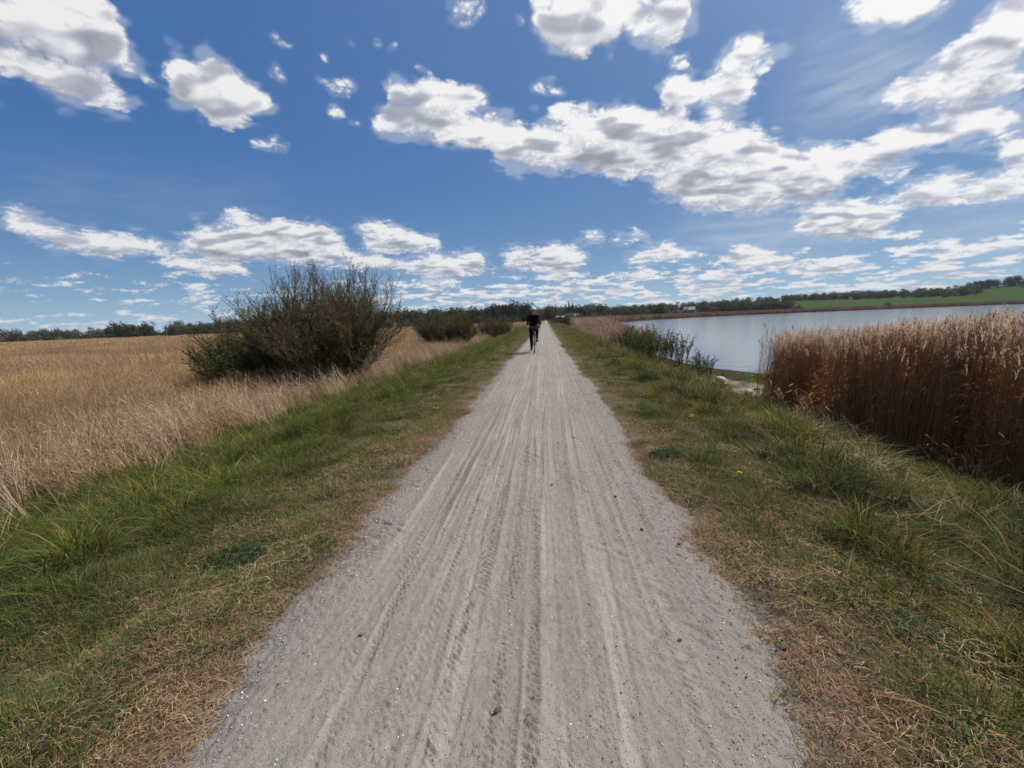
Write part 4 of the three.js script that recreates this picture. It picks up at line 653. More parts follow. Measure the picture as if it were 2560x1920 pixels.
{
  const wood = stuff('far_woodland', 'dark distant woods and hedges along the horizon', 'woodland'), lists = Object.fromEntries(Object.keys(KINDS).map(k => [k, []])), r = rngOf(4242);
  const plant = (az, d, kind, s) => { const [x, z] = polar(az, d), l = lakeDistance(x, z); if (l > -16 && l > -9000) return; const t = 0.8 + r() * 0.45; lists[kind].push([x, height(x, z, l) - 0.3, z, r() * 6.283, s * (0.75 + r() * 0.5), [t, t, t], 0, 0, 0.85 + r() * 0.3]); };
  const stretch = (az0, az1, d0, d1, n, kinds, s) => { for (let k = 0; k < n; k++) plant(az0 + (az1 - az0) * r(), d0 + (d1 - d0) * r(), pick(r, kinds), s); };
  // left horizon
  stretch(-75, -39, 352, 400, 190, ['brown', 'olive', 'low', 'lowBrown', 'brown'], 0.7); stretch(-75, -36, 420, 640, 230, ['brown', 'olive', 'olive'], 0.85);
  stretch(-45, -19, 318, 372, 210, ['olive', 'dark', 'brown', 'olive', 'fresh'], 1.05); stretch(-49.5, -46.5, 345, 362, 26, ['dark', 'olive'], 1.05);
  // straight ahead
  stretch(-24, -2.3, 262, 330, 260, ['dark', 'dark', 'olive', 'dark'], 1.25); stretch(-8.5, -2.3, 262, 300, 60, ['dark', 'olive'], 1.5); stretch(-22, -3, 250, 262, 60, ['low', 'lowBrown', 'olive'], 0.7); stretch(-26, -19, 226, 244, 20, ['fresh', 'low'], 0.75);
  stretch(-3, 8, 300, 430, 190, ['olive', 'brown', 'dark', 'fresh'], 1.3); stretch(1.2, 9, 235, 290, 60, ['brown', 'lowBrown', 'olive', 'low'], 0.62);
  // right hills
  stretch(6, 16, 360, 520, 230, ['olive', 'brown', 'fresh', 'olive'], 1.1); stretch(10, 30, 470, 640, 260, ['olive', 'fresh', 'olive', 'brown'], 1.0);
  stretch(12, 21, 345, 420, 46, ['low', 'olive', 'lowBrown'], 0.7); stretch(20.5, 29.5, 372, 450, 150, ['olive', 'dark', 'dark', 'brown'], 0.95); stretch(26, 30.5, 398, 425, 40, ['lowBrown', 'low', 'dark'], 0.8);
  stretch(29, 44, 640, 740, 420, ['olive', 'fresh', 'brown', 'low', 'olive', 'lowBrown'], 0.95); stretch(43.4, 70, 715, 790, 300, ['dark', 'olive', 'dark', 'brown'], 1.15); stretch(48, 75, 560, 700, 60, ['olive', 'brown'], 0.8);
  for (const [k, items] of Object.entries(lists)) { scatter('trunks', wood, KINDS[k][0], barkMat, items); scatter('crowns', wood, KINDS[k][1], foliageMat, items); }
  // trees that stand out one by one
  const lone = (kind, name, label, az, d, s, group) => { const [x, z] = polar(az, d), t = thing(name, label, 'tree', onGround(x, z, 0.3), r() * 6, group); t.scale.setScalar(s); mesh('trunk', KINDS[kind][0], barkMat, t); mesh('crown', KINDS[kind][1], foliageMat, t); };
  for (const [az, d, s, q] of [[-6.4, 258, 1.05, 'leftmost'], [-5.9, 260, 1.1, 'tallest'], [-5.5, 259, 1.07, 'third from left'], [-5.0, 262, 1.0, 'rightmost']]) lone('pine', 'conifer_tree', q + ' of four dark conifers rising above the wood left of cyclist', az, d, s, 'conifers above the wood');
  lone('pine', 'conifer_tree', 'solitary-topped dark conifer just right of the cyclist', 1.5, 272, 0.92); for (const [az, d, s, q] of [[2.9, 280, 0.98, 'shortest'], [3.3, 282, 1.12, 'tallest'], [3.8, 281, 1.05, 'rightmost']]) lone('pine', 'conifer_tree', q + ' of three dark conifers behind the pale shed', az, d, s, 'conifers behind the shed');
  lone('low', 'round_tree', 'lone round bush on the bright green hill field', 38.0, 505, 0.9); lone('dark', 'round_tree', 'lone dark tree in the meadow behind the far reed belt', 10.6, 330, 0.5);
  lone('fresh', 'round_tree', 'pale green tree rising beside the hill farmhouse', 20.6, 476, 0.9); lone('fresh', 'round_tree', 'pale green rounded bush at foot of the dark wood', -21.0, 232, 0.72); lone('fresh', 'round_tree', 'yellow-green bush low behind the middle willow shrub', -16.6, 236, 0.6);
}
console.log('trees');

// ---- far buildings
function house(name, label, az, d, turn, [w, dp, wallH, roofH], wallC, roofC) {
  const [x, z] = polar(az, d), t = thing(name, label, 'building', [x, height(x, z), z], turn);
  const std = (c, rough = 0.8) => new THREE.MeshStandardMaterial({ color: new THREE.Color().setRGB(...c), roughness: rough }), hw = w / 2, hd = dp / 2;
  let g = new Geo(); g.box(-hw, hw, -0.8, wallH, -hd, hd, [1, 1, 1]); for (const s of [-1, 1]) { const a = g.v(s * hw, wallH, -hd, [1, 1, 1]), b = g.v(s * hw, wallH, hd, [1, 1, 1]), c = g.v(s * hw, wallH + roofH, 0, [1, 1, 1]); s > 0 ? g.tri(b, a, c) : g.tri(a, b, c); } mesh('wall', g.build(), std(wallC), t);
  g = new Geo(); for (const s of [-1, 1]) { const o = 0.35, th = 0.18, P = (xx, f, up) => g.v(xx, wallH + roofH * (1 - f) + up, s * hd * f, [1, 1, 1]), e = 1 + o / hd, p = [P(-hw - o, 0, 0.02), P(hw + o, 0, 0.02), P(hw + o, e, 0.02), P(-hw - o, e, 0.02), P(-hw - o, 0, th), P(hw + o, 0, th), P(hw + o, e, th), P(-hw - o, e, th)]; g.quad(p[0], p[1], p[2], p[3]); g.quad(p[4], p[5], p[6], p[7]); g.quad(p[3], p[2], p[6], p[7]); g.quad(p[0], p[3], p[7], p[4]); g.quad(p[1], p[2], p[6], p[5]); }
  const roof = mesh('roof', g.build(), std(roofC, 0.6), t);
  g = new Geo(); g.box(-0.35, 0.35, wallH + roofH * 0.7, wallH + roofH + 0.9, -0.3, 0.3, [1, 1, 1]); mesh('chimney', g.build(), std([0.3, 0.16, 0.1]), roof);
  const n = Math.max(2, Math.round(w / 3.2));
  for (let k = 0; k < n; k++) { const cx = -hw + (k + 0.5) * w / n; g = new Geo(); if (k === Math.floor(n / 2)) { g.box(cx - 0.5, cx + 0.5, 0, 2.05, hd - 0.02, hd + 0.06, [1, 1, 1]); mesh('door', g.build(), std([0.12, 0.08, 0.05]), t); } else { g.box(cx - 0.6, cx + 0.6, 0.9, 2.1, hd - 0.02, hd + 0.05, [1, 1, 1]); mesh('window', g.build(), std([0.03, 0.04, 0.05], 0.15), t); } }
}
house('farmhouse', 'farmhouse with pale roof among trees on the right hill', 18.9, 452, -0.5, [10, 6, 2.4, 2.8], [0.14, 0.11, 0.09], [0.3, 0.29, 0.29]);
house('shed', 'small shed with whitish roof right of the path end', 2.1, 248, 0.15, [4.6, 4, 2.3, 1.3], [0.2, 0.18, 0.15], [0.5, 0.48, 0.45]);
house('cottage', 'low grey cottage among bushes right of the shed', 3.7, 262, 0.2, [8, 5.5, 2.3, 2.2], [0.32, 0.32, 0.31], [0.22, 0.22, 0.23]);
console.log('houses');
// ---------------------------------------------------------------- cyclists
function carve(sdf, c, half, n) {                                      // a closed surface where sdf = 0, in a cube round c
  const mc = new MarchingCubes(n, new THREE.MeshBasicMaterial(), false, false, 200000), f = mc.field, h = n / 2; mc.isolation = 0;
  for (let k = 0, q = 0; k < n; k++) for (let j = 0; j < n; j++) for (let i = 0; i < n; i++, q++) f[q] = -sdf(c[0] + (i - h) / h * half, c[1] + (j - h) / h * half, c[2] + (k - h) / h * half);
  mc.update(); const cnt = mc.count, g = new THREE.BufferGeometry(), p = new Float32Array(mc.positionArray.slice(0, cnt * 3)), nn = new Float32Array(mc.normalArray.slice(0, cnt * 3));
  for (let i = 0; i < cnt; i++) for (let a = 0; a < 3; a++) p[3 * i + a] = c[a] + p[3 * i + a] * half;
  g.setAttribute('position', new THREE.BufferAttribute(p, 3)); g.setAttribute('normal', new THREE.BufferAttribute(nn, 3)); return g;
}
const cap = (x, y, z, a, b, ra, rb) => { const dx = b[0] - a[0], dy = b[1] - a[1], dz = b[2] - a[2], t = clamp(((x - a[0]) * dx + (y - a[1]) * dy + (z - a[2]) * dz) / (dx * dx + dy * dy + dz * dz + 1e-9)); return Math.hypot(x - a[0] - t * dx, y - a[1] - t * dy, z - a[2] - t * dz) - mix(ra, rb, t); };
const ell = (x, y, z, c, r) => { const q = Math.hypot((x - c[0]) / r[0], (y - c[1]) / r[1], (z - c[2]) / r[2]); return (q - 1) * Math.min(...r); };
const smin = (a, b, k) => { const h = Math.max(k - Math.abs(a - b), 0) / k; return Math.min(a, b) - h * h * k / 4; };
const std = (c, rough = 0.6, metal = 0) => new THREE.MeshStandardMaterial({ color: new THREE.Color().setRGB(...c), roughness: rough, metalness: metal });
function knee(hip, ankle, l1, l2) {                                     // bends forward (+z)
  const d = [ankle[0] - hip[0], ankle[1] - hip[1], ankle[2] - hip[2]], L = Math.min(Math.hypot(...d), (l1 + l2) * 0.998), a = (l1 * l1 - l2 * l2 + L * L) / (2 * L), h = Math.sqrt(Math.max(0, l1 * l1 - a * a)), u = d.map(v => v / Math.hypot(...d));
  let f = [0, 0.25, 1]; const q = f[0] * u[0] + f[1] * u[1] + f[2] * u[2]; f = f.map((v, i) => v - q * u[i]); const m = Math.hypot(...f); return hip.map((v, i) => v + u[i] * a + f[i] / m * h);
}
// rider's axes: +z is where the bicycle heads, the front wheel touches the ground at the origin, x > 0 is the rider's left
const BODY = (() => {
  const J = { hipR: [-0.1, 0.985, -0.8], hipL: [0.1, 0.985, -0.8], ankR: [-0.115, 0.2, -0.66], ankL: [0.115, 0.535, -0.66], pelvis: [0, 1.0, -0.8], waist: [0, 1.13, -0.7], chest: [0, 1.33, -0.5], neck: [0, 1.465, -0.38], head: [0, 1.585, -0.285], shR: [-0.162, 1.39, -0.42], shL: [0.162, 1.39, -0.42], elR: [-0.212, 1.17, -0.25], elL: [0.212, 1.17, -0.25], haR: [-0.222, 1.02, 0.0], haL: [0.222, 1.02, 0.0] };
  J.knR = knee(J.hipR, J.ankR, 0.43, 0.42); J.knL = knee(J.hipL, J.ankL, 0.43, 0.42); return J;
})();
function riderGeometry() {
  const J = BODY, toe = (a) => [a[0] * 1.08, a[1] - 0.1, a[2] + 0.17];
  const legs = (x, y, z, e) => { let d = 9; for (const s of ['R', 'L']) { let l = cap(x, y, z, J['hip' + s], J['kn' + s], 0.092 + e, 0.06 + e); l = smin(l, cap(x, y, z, J['kn' + s], [mix(J['kn' + s][0], J['ank' + s][0], 0.35), mix(J['kn' + s][1], J['ank' + s][1], 0.35), mix(J['kn' + s][2], J['ank' + s][2], 0.35) - 0.012], 0.054 + e, 0.056 + e), 0.03); l = smin(l, cap(x, y, z, J['kn' + s], J['ank' + s], 0.05 + e, 0.034 + e), 0.03); d = smin(d, l, 0.02); } return smin(d, ell(x, y, z, J.pelvis, [0.165 + e, 0.12 + e, 0.13 + e]), 0.06); };
  const torso = (x, y, z, e) => { let d = ell(x, y, z, [0, 1.02, -0.79], [0.15 + e, 0.12 + e, 0.115 + e]); d = smin(d, cap(x * 0.78, y, z, [0, 1.1, -0.73], [0, 1.33, -0.5], 0.108 + e, 0.125 + e), 0.08); d = smin(d, cap(x, y, z, J.shR, J.shL, 0.068 + e, 0.068 + e), 0.09); return d; };
  const arms = (x, y, z, e) => { let d = 9; for (const s of ['R', 'L']) { let l = cap(x, y, z, J['sh' + s], J['el' + s], 0.055 + e, 0.041 + e); l = smin(l, cap(x, y, z, J['el' + s], J['ha' + s], 0.042 + e, 0.029 + e), 0.02); d = Math.min(d, l); } return d; };
  const feet = (x, y, z, e) => { let d = 9; for (const s of ['R', 'L']) { const a = J['ank' + s]; d = Math.min(d, smin(cap(x, y, z, [a[0], a[1] - 0.055, a[2] - 0.045], toe(a), 0.036 + e, 0.032 + e), cap(x, y, z, a, [a[0], a[1] - 0.05, a[2] + 0.02], 0.034 + e, 0.036 + e), 0.03)); } return d; };
  const neck = (x, y, z) => cap(x, y, z, J.neck, [0, 1.55, -0.3], 0.062, 0.056), [hx, hy, hz] = J.head;
  const hands = (x, y, z) => {
    let d = 9; for (const s of [-1, 1]) {
      const b = s < 0 ? J.haR : J.haL; let l = cap(x, y, z, b, [b[0], b[1] - 0.018, b[2] + 0.075], 0.027, 0.03);
      for (let k = 0; k < 4; k++) { const fz = b[2] + 0.04 + k * 0.019 * 0.9, len = [0.055, 0.062, 0.058, 0.045][k], o = b[0] + s * 0.024, m = [o + s * 0.012, b[1] - 0.045, fz + 0.012]; l = smin(l, Math.min(cap(x, y, z, [o, b[1] - 0.016, fz], m, 0.0095, 0.009), cap(x, y, z, m, [m[0] - s * 0.022, m[1] - len * 0.4, fz + 0.014], 0.009, 0.0075)), 0.006); }
      const i = b[0] - s * 0.026, tm = [i - s * 0.006, b[1] - 0.03, b[2] + 0.055]; l = smin(l, Math.min(cap(x, y, z, [i + s * 0.008, b[1] - 0.008, b[2] + 0.022], tm, 0.012, 0.01), cap(x, y, z, tm, [i + s * 0.008, b[1] - 0.05, b[2] + 0.075], 0.01, 0.008)), 0.008); d = Math.min(d, l);
    } return d; };
  const head = (x, y, z) => {                                            // tilted a little down, looking along the path
    const X = x - hx, Yr = y - hy, Zr = z - hz, cs = Math.cos(0.2), sn = Math.sin(0.2), Y = Yr * cs + Zr * sn, Z = Zr * cs - Yr * sn;
    let d = ell(X, Y, Z, [0, 0.035, -0.005], [0.076, 0.098, 0.097]); d = smin(d, ell(X, Y, Z, [0, -0.045, 0.028], [0.058, 0.075, 0.066]), 0.04); d = smin(d, cap(X, Y, Z, [0, 0.012, 0.09], [0, -0.026, 0.112], 0.01, 0.014), 0.014); d = smin(d, ell(X, Y, Z, [0, -0.098, 0.062], [0.026, 0.02, 0.022]), 0.02);
    d = smin(d, cap(X, Y, Z, [-0.022, -0.062, 0.082], [0.022, -0.062, 0.082], 0.009, 0.009), 0.01); for (const s of [-1, 1]) { d = smin(d, ell(X, Y, Z, [s * 0.078, -0.005, -0.005], [0.01, 0.03, 0.018]), 0.008); d = Math.max(d, -(Math.hypot(X - s * 0.031, Y - 0.012, Z - 0.104) - 0.017)); d = Math.min(d, Math.hypot(X - s * 0.031, Y - 0.012, Z - 0.08) - 0.0135); } return d; };
  const skin = mergeGeometries([carve((x, y, z) => smin(smin(smin(torso(x, y, z, 0), arms(x, y, z, 0), 0.04), legs(x, y, z, 0), 0.05), smin(feet(x, y, z, 0), neck(x, y, z), 0.03), 0.03), [0, 0.82, -0.42], 0.82, 116), carve((x, y, z) => smin(head(x, y, z), neck(x, y, z), 0.03), [hx, hy - 0.03, hz], 0.2, 88), carve((x, y, z) => hands(x, y, z), [BODY.haR[0], BODY.haR[1] - 0.02, BODY.haR[2] + 0.05], 0.12, 64), carve((x, y, z) => hands(x, y, z), [BODY.haL[0], BODY.haL[1] - 0.02, BODY.haL[2] + 0.05], 0.12, 64)]);
  const jersey = carve((x, y, z) => smin(torso(x, y, z, 0.014), arms(x, y, z, 0.011), 0.05), [0, 1.2, -0.42], 0.5, 92);
  // red yoke over the shoulders and upper arms
  const yoke = carve((x, y, z) => Math.max(smin(torso(x, y, z, 0.016), arms(x, y, z, 0.013), 0.05), 1.345 + 0.05 * Math.sin(Math.abs(x) * 9) - y, 0.085 - Math.abs(x) + (y - 1.4) * 0.4), [0, 1.36, -0.42], 0.32, 80);
  const tights = carve((x, y, z) => legs(x, y, z, 0.008), [0, 0.66, -0.6], 0.58, 92), shoes = carve((x, y, z) => Math.max(feet(x, y, z, 0.007), -9), [0, 0.32, -0.6], 0.36, 84);
  const rot = (x, y, z) => { const X = x - hx, Yr = y - hy, Zr = z - hz, cs = Math.cos(0.2), sn = Math.sin(0.2); return [X, Yr * cs + Zr * sn, Zr * cs - Yr * sn]; };
  const helmet = carve((x, y, z) => { const [X, Y, Z] = rot(x, y, z); let d = Math.max(ell(X, Y, Z, [0, 0.05, -0.012], [0.098, 0.108, 0.135]), -ell(X, Y, Z, [0, 0.035, -0.005], [0.08, 0.1, 0.105]), 0.045 + Math.abs(Z) * 0.1 - Y); for (const u of [-0.056, -0.02, 0.02, 0.056]) d = Math.max(d, -Math.max(Math.abs(X - u * (1 + 0.3 * Math.cos(Z * 9))) - 0.0085, 0.075 - Y, Math.abs(Z - 0.03) - 0.1)); return d; }, [hx, hy + 0.05, hz], 0.17, 84);
  const glasses = carve((x, y, z) => { const [X, Y, Z] = rot(x, y, z); return Math.max(ell(X, Y, Z, [0, 0.012, 0.01], [0.083, 0.03, 0.112]), -ell(X, Y, Z, [0, 0.012, 0.0], [0.079, 0.08, 0.11]), 0.02 - Z); }, [hx, hy, hz + 0.02], 0.12, 64);
  return { skin, jersey, yoke, tights, shoes, helmet, glasses };
}
const cloth = (c) => new THREE.MeshPhysicalMaterial({ color: new THREE.Color().setRGB(...c), roughness: 0.95, specularIntensity: 0.25 });
const RG = riderGeometry();
function rider(label, at, turn, look, category = 'person') {
  const t = thing('person', label, category, at, turn, null);
  mesh('body', RG.skin, std([0.42, 0.24, 0.17], 0.55), t); mesh('jacket', RG.jersey, cloth(look.jacket), t); if (look.yoke) mesh('shoulder_panel', RG.yoke, cloth(look.yoke), t); mesh('tights', RG.tights, cloth(look.tights), t); mesh('shoes', RG.shoes, std(look.shoes, 0.6), t); mesh('helmet', RG.helmet, std(look.helmet, 0.3), t); mesh('glasses', RG.glasses, std([0.015, 0.015, 0.018], 0.12), t); return t;
}
function bicycle(label, at, turn, colour) {
  const t = thing('bicycle', label, 'bicycle', at, turn), blk = std([0.018, 0.018, 0.02], 0.5), rub = std([0.03, 0.027, 0.025], 0.9), alu = std([0.35, 0.35, 0.36], 0.35, 0.9), paint = std(colour, 0.35), W = [1, 1, 1];
  const T = (...runs) => { const g = new Geo(); for (const [pts, r, n = 10] of runs) g.tube(pts, pts.map((_, i) => Array.isArray(r) ? r[i] : r), n, W, true); return g.build(); };
  const BB = [0, 0.275, -0.62], RH = [0, 0.345, -1.03], HB = [0, 0.735, -0.075], HT = [0, 0.9, -0.135], SC = [0, 0.79, -0.8];
  mesh('frame', T([[BB, HB], 0.022], [[SC, HT], 0.018], [[BB, SC], 0.017], [[HB, HT], 0.021], [[BB, [-0.05, 0.3, -0.8], [-0.062, 0.345, -1.03]], 0.01], [[BB, [0.05, 0.3, -0.8], [0.062, 0.345, -1.03]], 0.01], [[SC, [-0.03, 0.7, -0.86], [-0.062, 0.345, -1.03]], 0.008], [[SC, [0.03, 0.7, -0.86], [0.062, 0.345, -1.03]], 0.008]), paint, t);
  mesh('fork', T([[HB, [-0.045, 0.68, -0.05], [-0.055, 0.345, 0]], [0.02, 0.014, 0.01]], [[HB, [0.045, 0.68, -0.05], [0.055, 0.345, 0]], [0.02, 0.014, 0.01]]), paint, t);
  mesh('seat_post', T([[SC, [0, 0.92, -0.845]], 0.0136]), blk, t);
  { const g = new THREE.SphereGeometry(1, 20, 12); const p = g.attributes.position; for (let i = 0; i < p.count; i++) { const z = p.getZ(i), w = z > 0 ? mix(0.075, 0.022, z) : 0.075; p.setXYZ(i, p.getX(i) * w, 0.94 + p.getY(i) * 0.022 * (p.getY(i) < 0 ? 1.4 : 1), -0.83 + z * 0.135); } g.computeVertexNormals(); mesh('saddle', g, blk, t); }
  mesh('stem', T([[HT, [0, 0.955, -0.15]], 0.016], [[[0, 0.945, -0.148], [0, 0.965, -0.06]], 0.016]), blk, t);
  const bar = (s) => [[0, 0.965, -0.06], [s * 0.16, 0.965, -0.055], [s * 0.205, 0.965, -0.03], [s * 0.215, 0.955, 0.02], [s * 0.222, 0.9, 0.035], [s * 0.232, 0.845, 0.0], [s * 0.24, 0.835, -0.07]];
  mesh('handlebar', T([bar(-1), 0.0155], [bar(1), 0.0155]), blk, t);
  for (const s of [-1, 1]) { const l = mesh('brake_hood', T([[[s * 0.215, 0.96, 0.0], [s * 0.217, 0.985, 0.06], [s * 0.217, 1.0, 0.085]], [0.018, 0.02, 0.014]]), blk, t); mesh('brake_lever', T([[[s * 0.217, 0.975, 0.085], [s * 0.226, 0.9, 0.085], [s * 0.23, 0.85, 0.06]], [0.008, 0.007, 0.005], 6]), alu, l); }
  { const g = new Geo(); g.box(-0.09, 0.09, 0.83, 0.94, -0.055, 0.035, W); mesh('handlebar_bag', g.build(), std([0.02, 0.02, 0.022], 0.9), t); }
  for (const z of [0, -1.03]) {
    const w = new THREE.Group(); w.name = 'wheel'; w.position.set(0, 0.348, z); t.add(w);
    mesh('tyre', new THREE.TorusGeometry(0.326, 0.021, 10, 48).rotateY(Math.PI / 2), rub, w); mesh('rim', new THREE.TorusGeometry(0.303, 0.012, 8, 48).rotateY(Math.PI / 2), blk, w);
    const g = new Geo(); for (let k = 0; k < 28; k++) { const a = k / 28 * 6.283, s = k % 2 ? 0.028 : -0.028, b = a + (k % 4 < 2 ? 0.5 : -0.5); g.tube([[s, Math.cos(b) * 0.02, Math.sin(b) * 0.02], [0, Math.cos(a) * 0.3, Math.sin(a) * 0.3]], [0.0011, 0.0011], 3, W); } g.tube([[-0.05, 0, 0], [0.05, 0, 0]], [0.017, 0.017], 10, W, true); mesh('spokes', g.build(), alu, w);
  }
  { const ring = new THREE.TorusGeometry(0.082, 0.006, 6, 32).rotateY(Math.PI / 2).translate(-0.045, BB[1], BB[2]); const cr = mesh('crankset', T([[[-0.07, 0.275, -0.62], [-0.08, 0.105, -0.62]], [0.013, 0.01]], [[[0.07, 0.275, -0.62], [0.08, 0.445, -0.62]], [0.013, 0.01]], [[[-0.07, 0.275, -0.62], [0.07, 0.275, -0.62]], 0.014]), blk, t); mesh('chainring', ring, alu, cr); }
  for (const [s, y] of [[-1, 0.105], [1, 0.445]]) { const g = new Geo(); g.box(Math.min(s * 0.085, s * 0.155), Math.max(s * 0.085, s * 0.155), y - 0.009, y + 0.009, -0.655, -0.585, W); mesh('pedal', g.build(), blk, t); }
  mesh('chain', T([[[-0.045, 0.355, -0.62], [-0.05, 0.39, -1.03]], 0.004, 4], [[[-0.045, 0.195, -0.62], [-0.05, 0.27, -1.0]], 0.004, 4]), blk, t);
  return t;
}
{
  const at = [-0.43, 0.028, -14.96];
  bicycle('dark drop-bar bicycle ridden by the nearer cyclist', at, 0.03, [0.02, 0.022, 0.026]);
  rider('cyclist in black with red shoulders and white helmet, riding this way', at, 0.03, { jacket: [0.007, 0.006, 0.01], yoke: [0.16, 0.01, 0.024], tights: [0.006, 0.006, 0.008], shoes: [0.03, 0.025, 0.025], helmet: [0.72, 0.72, 0.74] });
  const far = [-0.38, 0.028, -118];
  bicycle('tiny far bicycle near the end of the path', far, 0, [0.05, 0.05, 0.05]);
  rider('tiny far cyclist in dark clothes near the end of path', far, 0, { jacket: [0.02, 0.022, 0.022], tights: [0.16, 0.14, 0.12], shoes: [0.1, 0.1, 0.1], helmet: [0.03, 0.03, 0.03] });
}
console.log('cyclists');
// ---------------------------------------------------------------- small things
const yellow = std([0.75, 0.48, 0.02], 0.8), stemGreen = std([0.12, 0.17, 0.05], 0.9);
function dandelion(label, x, z, heads, seed, h = 0.09) {
  const r = rngOf(seed), t = thing('dandelion', label, 'flower', [x, height(x, z), z], 0, 'yellow dandelions in the verge');
  const lg = new Geo(); for (let k = 0; k < 14; k++) { const a = r() * 6.283, l = 0.07 + r() * 0.07, c = vary(r, [0.055, 0.1, 0.03]); lg.ribbon([[0, 0.005, 0], [Math.cos(a) * l * 0.5, 0.03 + r() * 0.02, Math.sin(a) * l * 0.5], [Math.cos(a) * l, 0.012, Math.sin(a) * l]], [0.008, 0.026, 0.002], [-Math.sin(a), 0, Math.cos(a)], c); } mesh('leaves', lg.build(), greenMat, t).userData.kind = 'stuff';
  for (let k = 0; k < heads; k++) {
    const a = r() * 6.283, d = 0.02 + r() * 0.09, hh = h * (0.7 + r() * 0.6), top = [Math.cos(a) * d, hh, Math.sin(a) * d], sg = new Geo(); sg.tube([[0, 0, 0], [top[0] * 0.6, hh * 0.6, top[2] * 0.6], top], [0.003, 0.0027, 0.0025], 4, [1, 1, 1]); mesh('stalk', sg.build(), stemGreen, t);
    const fg = new Geo(); for (let q = 0; q < 40; q++) { const b = q * 2.4, R = 0.021 * Math.sqrt((q + 1) / 40), e = 0.012 * (1 - (q / 40) ** 2); fg.ribbon([[top[0], top[1], top[2]], [top[0] + Math.cos(b) * R, top[1] + 0.003 + e, top[2] + Math.sin(b) * R]], [0.002, 0.0045], [-Math.sin(b), 0, Math.cos(b)], [1, 1, 1]); } mesh('flower_head', fg.build(), yellow, t);
  }
}
dandelion('single dandelion with a dark leaf rosette nearest the camera', -1.62, -5.48, 2, 1); dandelion('cluster of dandelions halfway to the cyclist', -2.45, -11.0, 6, 2, 0.13); dandelion('dandelion just left of that mid-way cluster', -2.72, -10.7, 2, 12, 0.12);
dandelion('dandelion cluster beside the cyclist\u2019s shadow', -2.0, -17.6, 7, 3, 0.14); dandelion('dandelion below the dark lakeside shrubs', 3.5, -12.3, 4, 4, 0.22); dandelion('small dandelion by the dark green cushion plant', 1.75, -5.0, 2, 5, 0.09); dandelion('little dandelion right of the cushion plant, lower on the bank', 1.5, -3.15, 1, 6, 0.06); dandelion('dandelion on the bank just above the sandy gap', 4.3, -11.2, 3, 7, 0.16);
// leafy mats and rosettes
function mat(name, label, x, z, w, d, n, size, seed, tall = 0.05) {
  const r = rngOf(seed), t = thing(name, label, 'plant', [x, height(x, z) - 0.005, z]), g = new Geo(), st = new Geo();
  for (let k = 0; k < n; k++) { const a = r() * 6.283, q = Math.sqrt(r()), px = Math.cos(a) * q * w, pz = Math.sin(a) * q * d, y = tall * (1 - q * q) * (0.3 + 0.9 * r()) + 0.012, b = r() * 6.283, l = size * (0.6 + r() * 0.8), e = r() * 1.6 - 0.3, c = vary(r, pick(r, [[0.04, 0.085, 0.032], [0.055, 0.105, 0.04], [0.03, 0.065, 0.028]]), 0.3); const P = (tt, s) => g.v(px + Math.cos(b) * l * tt - Math.sin(b) * s * l, y + e * l * tt, pz + Math.sin(b) * l * tt + Math.cos(b) * s * l, c), p = [P(0, 0), P(0.3, -0.25), P(0.75, -0.22), P(1, 0), P(0.75, 0.22), P(0.3, 0.25)]; for (let v = 1; v < 5; v++) g.tri(p[0], p[v], p[v + 1]); if (k % 6 === 0) st.tube([[px, 0, pz], [px, y, pz]], [0.0012, 0.001], 3, [0.06, 0.08, 0.03]); }
  mesh('leaves', g.build(), greenMat, t).userData.kind = 'stuff'; mesh('stalks', st.build(), barkMat, t).userData.kind = 'stuff';
}
mat('cushion_plant', 'dense dark green cushion plant at right edge of gravel', 1.1, -3.66, 0.19, 0.14, 1100, 0.014, 11, 0.06); mat('leafy_weed', 'dark leafy weed patch in the dry left verge', -1.85, -2.02, 0.2, 0.17, 700, 0.018, 12, 0.06); mat('leafy_weed', 'smaller dark weed patch nearer the gravel, left verge', -1.62, -1.75, 0.13, 0.1, 320, 0.016, 13, 0.05); mat('leaf_rosette', 'small dark rosette alone on brown verge left of path', -1.83, -4.57, 0.08, 0.07, 90, 0.03, 14, 0.03); mat('leafy_weed', 'dark weed patch above the cushion plant', 1.35, -5.3, 0.22, 0.14, 600, 0.018, 15, 0.07); mat('leafy_weed', 'weed patch at the bottom right verge corner', 1.55, -1.0, 0.12, 0.1, 260, 0.017, 16, 0.05);
// bright fresh grass hummocks and stones in the sandy gap by the water
const hum = [1, 2].map(k => tuft(1000 + k, 260, 0.1, 0.24, 0.006, 0.32, 0.8, [[[0.06, 0.17, 0.018], [0.075, 0.2, 0.022], [0.05, 0.14, 0.02]], GREEN], 0.95));
[[6.6, -16.2, 1.35, 'bright green grass hummock between stone and lakeside shrubs'], [7.7, -15.3, 1.9, 'largest bright green grass hummock by the sandy gap'], [8.4, -14.4, 1.5, 'bright green grass hummock touching the tall reeds'], [7.0, -14.2, 1.0, 'low bright green hummock in front of the largest one']].forEach(([x, z, s, label], k) => { const m = mesh('grass_hummock', hum[k % 2], greenMat); m.position.set(x, height(x, z) - 0.02, z); m.scale.set(s * 1.3, s, s); m.rotation.y = k; tag(m, label, 'grass tuft', 'fresh grass hummocks by the water'); });
const stoneTex = grainTexture(128, (d, n) => { const r = rngOf(3); for (let i = 0; i < n * n; i++) { const v = 190 + r() * 65; d.set([v, v, v, 255], 4 * i); } });
